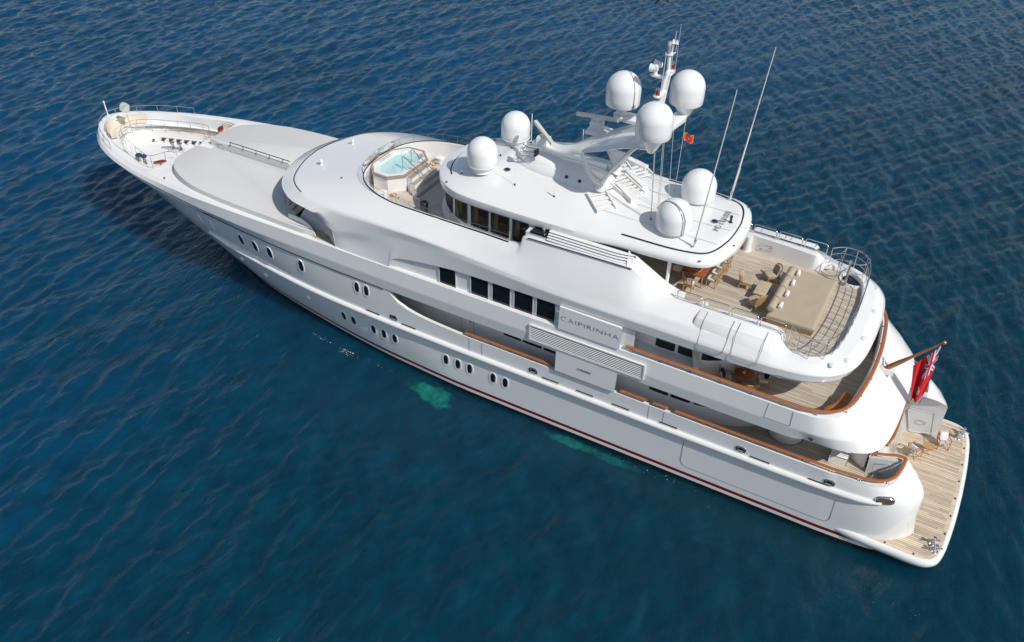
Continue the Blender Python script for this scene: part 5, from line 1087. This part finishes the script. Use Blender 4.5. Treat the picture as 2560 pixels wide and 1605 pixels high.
for i, y in enumerate((1.62, .62, -.38, -1.38)):
    lb = "round beige " + names[i] + " on the sunpad"
    if b0 is None:
        b0 = c = empty("bolster_cushion"); tag(c, lb, "bolster", "bolsters along the sunpad")
        q = MB(); n_ = 14; q.grid([[(r*math.cos(t), yy, r*math.sin(t)) for t in np.linspace(0, 2*math.pi, 21)[:-1]] for yy, r in ((-.47, .01), (-.47, .12), (-.455, .17), (-.40, .19), (.40, .19), (.455, .17), (.47, .12), (.47, .01))], closev=True); q.build("cover", BEIGE, c, ang=50)
        q = MB(); q.tube([(-.02, -.48, 0), (-.32, -.50, -.14)], .008, 5); q.build("strap", STEEL, c)
    else: c = copy_tree(b0); c['label'] = lb
    c.location = (11.55, y, 9.052+.73)
t0 = None
for i, y in enumerate((1.42, .32, -.72, -1.72)):
    lb = "rolled white towel on the sunpad, " + ["the one nearest the port rail", "the second from the port rail", "the third from the port rail", "the farthest, towards starboard"][i]
    if t0 is None:
        t0 = c = empty("rolled_towel"); tag(c, lb, "towel", "rolled white towels behind the bolsters")
        q = MB(); q.grid([[(r*math.cos(t), yy, r*math.sin(t)) for t in np.linspace(0, 2*math.pi, 17)[:-1]] for yy, r in ((-.2, .02), (-.2, .08), (-.19, .095), (.19, .095), (.2, .08), (.2, .02))], closev=True); q.build("roll", TOWEL, c)
        q = MB(); q.tube([(.09, 0, -.06), (.22, .05, -.07), (.28, .02, -.075)], .03, 6, flat=.4); q.build("tie_strap", STEEL, c)
    else: c = copy_tree(t0); c['label'] = lb
    c.location = (11.22, y, 9.052+.655); c.rotation_euler = (0, 0, .05*i)
# upper deck: round table, four teak armchairs, black cushions
t = empty("round_table", (11.78, 3.62, 6.102)); tag(t, "round varnished teak table on the shaded upper deck behind the teak rail", "table")
q = MB(); q.prism([(.5*math.cos(a), .5*math.sin(a)) for a in np.linspace(0, 2*math.pi, 33)[:-1]], .69, .73, bev=.012); q.build("tabletop", TABLET, t)
q = MB(); q.tube([(.47*math.cos(a), .47*math.sin(a), .732) for a in np.linspace(0, 2*math.pi, 33)[:-1]], .006, 4, closed=True); q.build("inlay_ring", TEAKF, t)
q = MB(); q.lathe([(.28, 0), (.26, .03), (.05, .08), (.05, .69)], (0, 0, 0), 16); q.build("pedestal", TEAKF, t)
q = MB(); q.box((11.80, 3.6, 6.102+.737), (.13, .13, .012), rz=.4); tag(q.build("ashtray", TOWEL), "small white square dish in the middle of the round teak table", "dish")
def make_ud(label):
    r_ = empty("teak_armchair"); tag(r_, label, "armchair", "teak armchairs around the round table")
    for s in (1, -1):
        q = MB(); q.tube([(.26, s*.29, 0), (.26, s*.29, .6)], .025, 6); q.build("leg", TEAKF, r_)
        q = MB(); q.tube([(-.3, s*.29, 0), (-.24, s*.29, .45), (-.36, s*.29, .92)], .025, 6); q.build("leg", TEAKF, r_)
        q = MB(); q.box((0, s*.29, .61), (.64, .06, .03)); q.build("armrest", TEAKF, r_)
    q = MB(); q.box((0, 0, .34), (.56, .56, .05)); q.build("seat_frame", TEAKF, r_)
    q = MB(); q.box((-.36, 0, .91), (.04, .62, .07), ry=-.2)
    for y in np.linspace(-.22, .22, 7): q.box((-.31, y, .65), (.02, .045, .55), ry=-.24)
    q.build("backrest", TEAKF, r_)
    q = MB(); cushion(q, (.02, 0, .41), (.52, .52, .11)); q.build("seat_cushion", LINEN, r_)
    q = MB(); cushion(q, (-.21, 0, .64), (.40, .46, .09), ry=1.36); q.build("back_cushion", LINEN, r_); return r_
def make_black(label):
    q = MB(); cushion(q, (0, 0, 0), (.42, .42, .12)); return tag(q.build("throw_cushion", BLACKF), label, "cushion", "black cushions on the upper deck armchairs")
u0 = None
for x, y, a, lb, cl in ((12.55, 4.0, math.pi+.25, "teak armchair forward of the round table, beside the white house wall", "black cushion on the armchair forward of the round table"),
                        (10.9, 3.15, .4, "teak armchair aft of the round table, half in front of the open teak deck", "black cushion on the armchair aft of the round table"),
                        (11.28, 4.2, -.95, "teak armchair between the round table and the varnished rail, back to the sea", "black cushion on the armchair with its back to the sea"),
                        (12.1, 2.7, math.pi/2+.2, "teak armchair inboard of the round table, mostly hidden by the deck above", None)):
    if u0 is None: c = u0 = make_ud(lb)
    else: c = copy_tree(u0); c['label'] = lb
    c.location = (x, y, 6.102); c.rotation_euler = (0, 0, a)
    if cl:
        k = make_black(cl); k.location = (x-.15*math.cos(a), y-.15*math.sin(a), 6.102+.66); k.rotation_euler = (0, 1.05, a)
# curved teak benches in the aft corners of the upper deck
for s in (1, -1):
    o_ = spl([(7.80, 3.98), (7.70, 4.22), (7.38, 4.12), (6.98, 3.4), (6.80, 2.75), (6.82, 2.42), (7.02, 2.28), (7.26, 2.4), (7.34, 2.9), (7.48, 3.4), (7.70, 3.72), (7.80, 3.98)], 4)[:-1]
    o_ = [(v[0], s*v[1]) for v in o_]
    b = empty("curved_bench", (0, 0, 6.102)); tag(b, "curved varnished teak bench in the near port corner of the upper aft deck" if s > 0 else "curved varnished teak bench in the far starboard corner of the upper aft deck", "bench", "curved teak benches at the upper deck's aft corners")
    q = MB(); q.prism(o_[::s], .55, .62, bev=.012); q.build("bench_top", VARN, b)
    q = MB(); q.prism([tuple(v) for v in inset(o_, .13)][::s], .621, .626); q.build("bench_slats", planks("bench_teak", (.40, .16, .055), .06, .16), b)
    q = MB(); q.prism([tuple(v) for v in inset(o_, .10)][::s], 0, .55); q.build("bench_base", VARN, b)
# swim platform: two folding chairs, one little table
def make_fold(label):
    r_ = empty("folding_chair"); tag(r_, label, "chair", "teak folding chairs on the swim platform")
    for s in (1, -1):
        q = MB(); q.tube([(.25, s*.27, 0), (-.25, s*.27, .43)], .02, 6); q.tube([(-.25, s*.27, 0), (.25, s*.27, .43)], .02, 6); q.build("crossed_leg", TEAKF, r_)
        q = MB(); q.tube([(.25, s*.29, .0), (.25, s*.29, .64)], .02, 6); q.tube([(.27, s*.29, .65), (-.27, s*.29, .65)], .026, 6); q.build("armrest", VARN, r_)
        q = MB(); q.tube([(-.25, s*.27, .4), (-.34, s*.27, .9)], .02, 6); q.build("back_post", VARN, r_)
    q = MB(); q.grid([[(x, y, .43-.03*(1-(x/.25)**2)) for x in np.linspace(-.25, .25, 6)] for y in (-.26, .26)]); q.build("seat_sling", STONE, r_)
    q = MB(); q.grid([[(-.27-.14*(z-.5), y, z) for z in (.55, .72, .88)] for y in (-.26, .26)]); q.build("back_sling", STONE, r_); return r_
f0 = make_fold("teak folding chair nearer the transom, white pillow on it, on the swim platform"); f0.location = (3.25, -1.55, 1.015); f0.rotation_euler = (0, 0, -2.35)
f0.rotation_euler = (0, 0, -2.1)
c = copy_tree(f0); c['label'] = "teak folding chair farther aft, white pillow on it, on the swim platform"; c.location = (2.05, -2.95, 1.015); c.rotation_euler = (0, 0, 1.95)
for x, y, a, lb in ((3.25, -1.55, -2.1, "white pillow on the folding chair nearer the transom"), (2.05, -2.95, 1.95, "white pillow on the folding chair farther aft")):
    q = MB(); cushion(q, (0, 0, 0), (.46, .42, .13)); k = tag(q.build("pillow", TOWEL), lb, "pillow", "white pillows on the folding chairs"); k.location = (x-.17*math.cos(a), y-.17*math.sin(a), 1.015+.63); k.rotation_euler = (0, 1.1, a)
t = empty("folding_table", (2.68, -2.2, 1.015)); tag(t, "little slatted teak folding table between the two folding chairs", "table")
q = MB()
for k in range(6): q.box((-.24+.096*k, 0, .44), (.08, .5, .022))
q.build("slatted_top", TEAKF, t)
for s in (1, -1):
    q = MB(); q.tube([(.2, s*.2, 0), (-.2, s*.2, .43)], .018, 6); q.tube([(-.2, s*.2, 0), (.2, s*.2, .43)], .018, 6); q.build("crossed_leg", TEAKF, t)
# pool deck towels and baskets
for x, y, a, lb in ((33.75, 2.35, .25, "stack of folded white towels beside the hot tub, next to the port glass screen"), (33.2, -2.75, -.15, "stack of folded white towels on the far starboard side of the hot tub")):
    c = empty("towel_stack", (x, y, 9.25), a); tag(c, lb, "towels", "folded towel stacks by the hot tub")
    for k in range(5):
        q = MB(); cushion(q, (.01*((k*7) % 3-1), .012*((k*5) % 3-1), .05+.085*k), (.52, .44, .09), rz=.04*((k*3) % 5-2)); q.build("folded_towel", TOWEL, c)
for x, y, lb in ((33.25, 2.0, "small woven basket with bottles beside the near towel stack"), (33.35, -2.2, "small woven basket with bottles beside the far towel stack")):
    c = empty("woven_basket", (x, y, 9.25)); tag(c, lb, "basket", "woven baskets by the hot tub")
    q = MB(); q.lathe([(0, .02), (.15, .0), (.18, .14), (.2, .17), (.17, .17), (.15, .05), (0, .05)], (0, 0, 0), 18); q.build("basket_body", WICK, c)
    for k in range(3):
        q = MB(); q.lathe([(.03, .05), (.035, .2), (.015, .24), (.015, .27), (0, .275)], (.07*math.cos(k*2.1), .07*math.sin(k*2.1), 0), 8); q.build("bottle", [TOWEL, FGOLD, CREAM][k], c)

# ------------------------------------------------------------------ flags
q = MB(); a_, b_ = Vector((5.95, -.02, 6.95)), Vector((3.88, -.02, 9.48)); q.tube([a_+Vector((.12, 0, -.12)), a_.lerp(b_, .08), a_.lerp(b_, .25), a_.lerp(b_, .45), b_.lerp(a_, .03), b_.lerp(a_, .03), b_, b_+Vector((-.03, 0, .04))], [.05, .13, .12, .075, .05, .09, .09, .03], 12); es = part(q, "ensign_staff", VARN)
q = MB(); q.prism([(6.2, .14), (5.5, .12), (5.5, -.12), (6.2, -.14)][::-1], 6.75, 7.06, bev=.04); q.tube([(5.75, .1, 7.0), (5.75, -.1, 7.0)], .05, 8); part(q, "staff_socket", WHITE, es)
def union(u, v):  # u,v in 0..1 inside the canton
    x = (u-.5)*2; y = (v-.5)
    if abs(x) < .1 or abs(y) < .1: return 0
    if abs(x) < .17 or abs(y) < .17: return 2
    dgl = min(abs(y-x/2), abs(y+x/2))
    return 0 if dgl < .035 else (2 if dgl < .11 else 1)
NU, NV = 72, 44
H1, H2, F2, F1 = Vector((3.98, -.04, 9.2)), Vector((4.80, -.04, 7.68)), Vector((4.36, -.08, 5.62)), Vector((3.98, -.15, 5.95))
G_ = []
for i in range(NU+1):
    u = i/NU; row = []
    for j in range(NV+1):
        v = j/NV; p0 = (H2*(1-v)+H1*v)*(1-u)+(F2*(1-v)+F1*v)*u
        fold = (.06+.20*u**.7)*math.sin(v*math.pi*3.3+u*1.0+.2) + .05*math.sin(v*9+u*5)*u
        p0 = p0+Vector((-.35*math.sin(math.pi*u)*.35*(v-.2)-.06*math.sin(u*3.0+v*5)*u, fold, -.18*math.sin(math.pi*v)*u)); row.append(tuple(p0))
    G_.append(row)
fl = MB()
flat = [v for r_ in G_ for v in r_]; fl.v = flat
for i in range(NU):
    for j in range(NV):
        u = (i+.5)/NU; v = (j+.5)/NV
        if u < .5 and v > .5: c = union(u/.5, (v-.5)/.5)
        else:
            rr = math.hypot((u-.76)*1.9, v-.5); c = 2 if rr < .15 else 0
            if rr < .11: c = 4 if v < .5 else 3
        fl.f.append([i*(NV+1)+j, (i+1)*(NV+1)+j, (i+1)*(NV+1)+j+1, i*(NV+1)+j+1]); fl.m.append(c)
tag(fl.build("ensign_flag", [FRED, FBLUE, FWHITE, FGOLD, FGREEN]), "large red ensign with crossed blue canton drooping from the slanted teak staff", "flag")
fl = MB(); NU2 = 24
fl.v = [(18.28-.03*j/16-.42*i/NU2, -2.2-.05*math.sin(i/NU2*6+.4)-.2*i/NU2, 15.35-.42*(j/16)-.12*(i/NU2)+.03*math.sin(i/NU2*7)) for i in range(NU2+1) for j in range(17)]
for i in range(NU2):
    for j in range(16):
        u, v = (i+.5)/NU2, (j+.5)/16; c = 1 if (u < .06 or u > .94 or v < .08 or v > .92 or (math.hypot((u-.5)*1.4, v-.5) < .2)) else 0
        fl.f.append([i*17+j, (i+1)*17+j, (i+1)*17+j+1, i*17+j+1]); fl.m.append(c)
tag(fl.build("courtesy_flag", [FRED, FGOLD]), "small red flag with gold border and gold emblem flying from a halyard under the mast", "flag")
# a bird crossing above the mast
q = MB(); q.grid([[(x+0, r*math.cos(t), r*math.sin(t)) for t in np.linspace(0, 2*math.pi, 9)[:-1]] for x, r in ((-.22, .01), (-.12, .04), (0, .06), (.12, .05), (.17, .035), (.22, .03), (.27, .005))], closev=True)
for s in (1, -1): q.add([(.1, 0, .02), (-.06, 0, .02), (-.1, s*.25, .16), (.02, s*.25, .18), (-.12, s*.5, .1), (-.04, s*.48, .12), (-.2, s*.62, .02)], [(0, 1, 2, 3), (3, 2, 4, 5), (5, 4, 6)])
q.add([(-.2, .02, 0), (-.2, -.02, 0), (-.36, -.06, 0), (-.36, .06, 0)], [(0, 1, 2, 3)])
bird = q.build("bird", BIRD); bird.location = (19.9, -1.5, 21.9); bird.rotation_euler = (.9, -.7, 1.2); tag(bird, "small dark bird in flight above the mast top", "bird")

# ------------------------------------------------------------------ the sea
def wave_field(X, Y):
    Z = np.zeros_like(X); r2 = np.random.default_rng(3)
    for k in range(60):
        lam = .7*(5.0/.7)**r2.random()**1.7; th = math.pi+r2.normal(0, .34)+.12; A = .0066*lam**.7*(.5+r2.random()); ph = r2.random()*6.28
        kk = 2*math.pi/lam; kx, ky = kk*math.cos(th), kk*math.sin(th)
        arg = kx*X+ky*Y+ph+.9*np.sin(.045*X*math.cos(th+1.2)*2+.045*Y*math.sin(th+1.2)*2+ph*1.7)
        amp = A*(1+.55*np.sin(.11*X*math.cos(ph)+.13*Y*math.sin(ph)+ph*3)); Z += amp*(np.sin(arg)+.22*np.sin(2*arg+1.2))
    return Z
gx = np.concatenate([np.arange(-30, -6, .6), np.arange(-6, 66, .19), np.arange(66, 118, .24), np.arange(118, 180, 1.2)]); gy = np.concatenate([np.arange(-190, -95, 1.4), np.arange(-95, -30, .28), np.arange(-30, 34, .19), np.arange(34, 70, 1.0)])
X, Y = np.meshgrid(gx, gy, indexing='ij'); Z = wave_field(X, Y)
hull_d = np.sqrt(np.clip(np.maximum(2-X, X-50), 0, None)**2 + np.clip(np.abs(Y)-5.0, 0, None)**2); Z *= .35+.65*np.clip((hull_d-.3)/6, 0, 1)      # calmer close to the hull
me = bpy.data.meshes.new("sea"); V = np.stack([X, Y, Z], -1).reshape(-1, 3); nx, ny = X.shape
idx = (np.arange(nx-1)[:, None]*ny+np.arange(ny-1)[None, :]).reshape(-1); F = np.stack([idx, idx+ny, idx+ny+1, idx+1], 1)
me.vertices.add(len(V)); me.vertices.foreach_set("co", V.astype(np.float32).ravel()); me.loops.add(F.size); me.loops.foreach_set("vertex_index", F.astype(np.int32).ravel())
me.polygons.add(len(F)); me.polygons.foreach_set("loop_start", np.arange(0, F.size, 4, dtype=np.int32)); me.polygons.foreach_set("use_smooth", np.ones(len(F), bool)); me.update(); me.validate()
sea = bpy.data.objects.new("sea", me); col.objects.link(sea); tag(sea, "deep blue rippled open sea around the yacht", "sea", kind="structure")
far = MB(); far.add([(-2500, -2500, -.5), (2500, -2500, -.5), (2500, 2500, -.5), (-2500, 2500, -.5)], [(0, 1, 2, 3)]); fs = far.build("sea_far", GROOVE); tag(fs, "deep blue sea stretching to the horizon", "sea", kind="structure")
def sea_mat():
    mt = bpy.data.materials.new("deep_sea_water"); mt.use_nodes = True; n = mt.node_tree.nodes; l = mt.node_tree.links; b = n["Principled BSDF"]
    b.inputs["Roughness"].default_value = .06; b.inputs["IOR"].default_value = 1.333; b.inputs["Specular IOR Level"].default_value = .5
    b.subsurface_method = 'BURLEY'; b.inputs["Subsurface Weight"].default_value = 1.0; b.inputs["Subsurface Radius"].default_value = (1, 1, 1); b.inputs["Subsurface Scale"].default_value = 3.0
    tc = n.new("ShaderNodeTexCoord"); geo = n.new("ShaderNodeNewGeometry")
    def nz(scale, sc3=(1, 1, 1), det=4, rough=.55, rot=0):
        mp = n.new("ShaderNodeMapping"); mp.inputs["Scale"].default_value = sc3; mp.inputs["Rotation"].default_value = (0, 0, rot); l.new(tc.outputs["Object"], mp.inputs[0])
        q = n.new("ShaderNodeTexNoise"); q.inputs["Scale"].default_value = scale; q.inputs["Detail"].default_value = det; q.inputs["Roughness"].default_value = rough; l.new(mp.outputs[0], q.inputs["Vector"]); return q.outputs[0]
    big = nz(.05, det=3); rp = n.new("ShaderNodeValToRGB"); l.new(big, rp.inputs[0]); e = rp.color_ramp.elements
    e[0].position = .35; e[0].color = (.0005, .036, .082, 1); e[1].position = .7; e[1].color = (.0006, .050, .118, 1)
    # reflected sunlight painted as turquoise patches by the hull, foam flecks along it
    sp = n.new("ShaderNodeSeparateXYZ"); l.new(tc.outputs["Object"], sp.inputs[0])
    def M_(op, a, bb=0.0, c=None):
        q = n.new("ShaderNodeMath"); q.operation = op
        for i, v in enumerate((a, bb)):
            if isinstance(v, (int, float)): q.inputs[i].default_value = v
            else: l.new(v, q.inputs[i])
        return q.outputs[0]
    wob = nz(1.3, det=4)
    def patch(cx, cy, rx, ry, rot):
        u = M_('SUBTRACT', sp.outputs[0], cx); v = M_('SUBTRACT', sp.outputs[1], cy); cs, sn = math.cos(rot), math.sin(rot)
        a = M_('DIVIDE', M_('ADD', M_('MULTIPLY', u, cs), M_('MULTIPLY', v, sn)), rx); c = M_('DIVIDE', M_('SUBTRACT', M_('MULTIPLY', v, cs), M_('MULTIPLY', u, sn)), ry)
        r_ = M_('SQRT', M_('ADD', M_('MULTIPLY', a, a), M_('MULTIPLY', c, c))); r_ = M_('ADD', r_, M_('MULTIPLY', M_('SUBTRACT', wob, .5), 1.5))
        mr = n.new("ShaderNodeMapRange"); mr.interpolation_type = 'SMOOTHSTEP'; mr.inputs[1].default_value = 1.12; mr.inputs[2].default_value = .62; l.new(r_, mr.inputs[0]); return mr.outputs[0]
    PT = LIGHT_PATCHES
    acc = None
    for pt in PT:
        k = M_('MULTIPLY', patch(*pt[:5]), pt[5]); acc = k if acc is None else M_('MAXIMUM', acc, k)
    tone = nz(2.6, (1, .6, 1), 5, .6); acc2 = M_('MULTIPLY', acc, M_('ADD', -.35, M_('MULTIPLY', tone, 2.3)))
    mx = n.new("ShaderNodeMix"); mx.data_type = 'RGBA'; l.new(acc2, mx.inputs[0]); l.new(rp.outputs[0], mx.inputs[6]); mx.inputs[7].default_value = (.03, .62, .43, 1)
    # greener, darker water towards the near stern quarter
    gr = M_('ADD', M_('MULTIPLY', M_('SUBTRACT', nz(.04, det=2, rot=.5), .5), .7), M_('ADD', M_('MULTIPLY', sp.outputs[0], -.014), M_('MULTIPLY', sp.outputs[1], .006)))
    gmr = n.new("ShaderNodeMapRange"); gmr.interpolation_type = 'SMOOTHSTEP'; gmr.inputs[1].default_value = -1.0; gmr.inputs[2].default_value = -.05; gmr.inputs[4].default_value = .95; l.new(gr, gmr.inputs[0])
    mg = n.new("ShaderNodeMix"); mg.data_type = 'RGBA'; l.new(gmr.outputs[0], mg.inputs[0]); l.new(mx.outputs[2], mg.inputs[6]); mg.inputs[7].default_value = (.0005, .029, .048, 1)
    mo = nz(.9, (1, .5, 1), 6, .65, .2); mm = n.new("ShaderNodeMapRange"); mm.inputs[1].default_value = .3; mm.inputs[2].default_value = .7; mm.inputs[3].default_value = .72; mm.inputs[4].default_value = 1.28; l.new(mo, mm.inputs[0])  # mottle paints uneven light refracted by the waves into the colour
    mv = n.new("ShaderNodeMix"); mv.data_type = 'RGBA'; mv.blend_type = 'MULTIPLY'; mv.inputs[0].default_value = 1.0; l.new(mg.outputs[2], mv.inputs[6]); cvm = n.new("ShaderNodeCombineXYZ"); [l.new(mm.outputs[0], cvm.inputs[i]) for i in range(3)]; l.new(cvm.outputs[0], mv.inputs[7])
    l.new(mx.outputs[2], mg.inputs[6])
    fo = nz(8.0, (1, 1, 1), 3, .7); band = None
    for pt in FOAM:
        k = patch(*pt[:5]); k = M_('MULTIPLY', k, pt[5]); band = k if band is None else M_('MAXIMUM', band, k)
    th = M_('SUBTRACT', 1.0, M_('MULTIPLY', band, .42)); fm = n.new("ShaderNodeMapRange"); fm.inputs[1].default_value = 0; fm.inputs[2].default_value = .03
    l.new(M_('SUBTRACT', fo, th), fm.inputs[0])
    mf_ = n.new("ShaderNodeMix"); mf_.data_type = 'RGBA'; l.new(fm.outputs[0], mf_.inputs[0]); l.new(mv.outputs[2], mf_.inputs[6]); mf_.inputs[7].default_value = (.62, .68, .68, 1)
    l.new(mf_.outputs[2], b.inputs["Base Color"])
    l.new(M_('SUBTRACT', 1.0, acc), b.inputs["Subsurface Weight"])
    # ripples
    h1 = nz(1.7, (1.0, .34, 1), 3, .5, .12); h2 = nz(4.2, (1, .42, 1), 4, .6, -.12); h3 = nz(11.0, (1, .6, 1), 4, .65, .3); calm = nz(.10, (1, .6, 1), 3, .5, .6)
    cm = n.new("ShaderNodeMapRange"); cm.inputs[1].default_value = .3; cm.inputs[2].default_value = .7; cm.inputs[3].default_value = .55; cm.inputs[4].default_value = 1.25; l.new(calm, cm.inputs[0])
    sharp = M_('SUBTRACT', 1.0, M_('ABSOLUTE', M_('MULTIPLY', M_('SUBTRACT', h1, .5), 2.0)))
    hs = M_('MULTIPLY', M_('ADD', M_('ADD', M_('MULTIPLY', h1, .085), M_('MULTIPLY', sharp, .04)), M_('ADD', M_('MULTIPLY', h2, .062), M_('MULTIPLY', h3, .022))), cm.outputs[0]); bp = n.new("ShaderNodeBump"); bp.inputs["Strength"].default_value = 1.0; bp.inputs["Distance"].default_value = 1.0
    l.new(hs, bp.inputs["Height"]); l.new(bp.outputs[0], b.inputs["Normal"]); return mt
LIGHT_PATCHES = [(28.2, 6.35, 1.55, .72, -.24, 1.0), (19.6, 5.8, 1.7, .34, 0, .75), (17.0, 5.85, 1.5, .30, .02, .7)]
FOAM = [(36.6, 5.5, 1.3, .22, -.1, .95), (34.6, 5.85, 1.4, .28, -.12, 1.0), (32.2, 5.8, 1.8, .3, -.03, .8), (24.5, 5.75, 3.5, .35, 0, .72), (15.0, 5.6, 3.5, .4, 0, .8), (9, 6.0, 6, .8, 0, .68), (1.5, 7.2, 3, 1.2, .3, .72)]
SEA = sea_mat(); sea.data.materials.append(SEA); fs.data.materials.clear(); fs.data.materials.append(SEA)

# ------------------------------------------------------------------ port / starboard pairs become separate parts
def split_sides(o):
    me = o.data; n = len(me.vertices)
    if not n: return
    par = list(range(n))
    def find(a):
        while par[a] != a: par[a] = par[par[a]]; a = par[a]
        return a
    for e in me.edges:
        a, b = find(e.vertices[0]), find(e.vertices[1])
        if a != b: par[a] = b
    ys = {}
    for v in me.vertices: ys.setdefault(find(v.index), []).append(v.co.y)
    side = {}
    for k, y in ys.items():
        if min(y) > .02: side[k] = 1
        elif max(y) < -.02: side[k] = -1
        else: return
    if len(set(side.values())) < 2: return
    c = o.copy(); c.data = me.copy(); col.objects.link(c); c.parent = o.parent
    for ob, sg in ((o, 1), (c, -1)):
        bm = bmesh.new(); bm.from_mesh(ob.data); bm.verts.ensure_lookup_table()
        bmesh.ops.delete(bm, geom=[v for v in bm.verts if side[find(v.index)] != sg], context='VERTS'); bm.to_mesh(ob.data); bm.free()
for o in list(yacht.children):
    if o.type == 'MESH' and not o.children: split_sides(o)
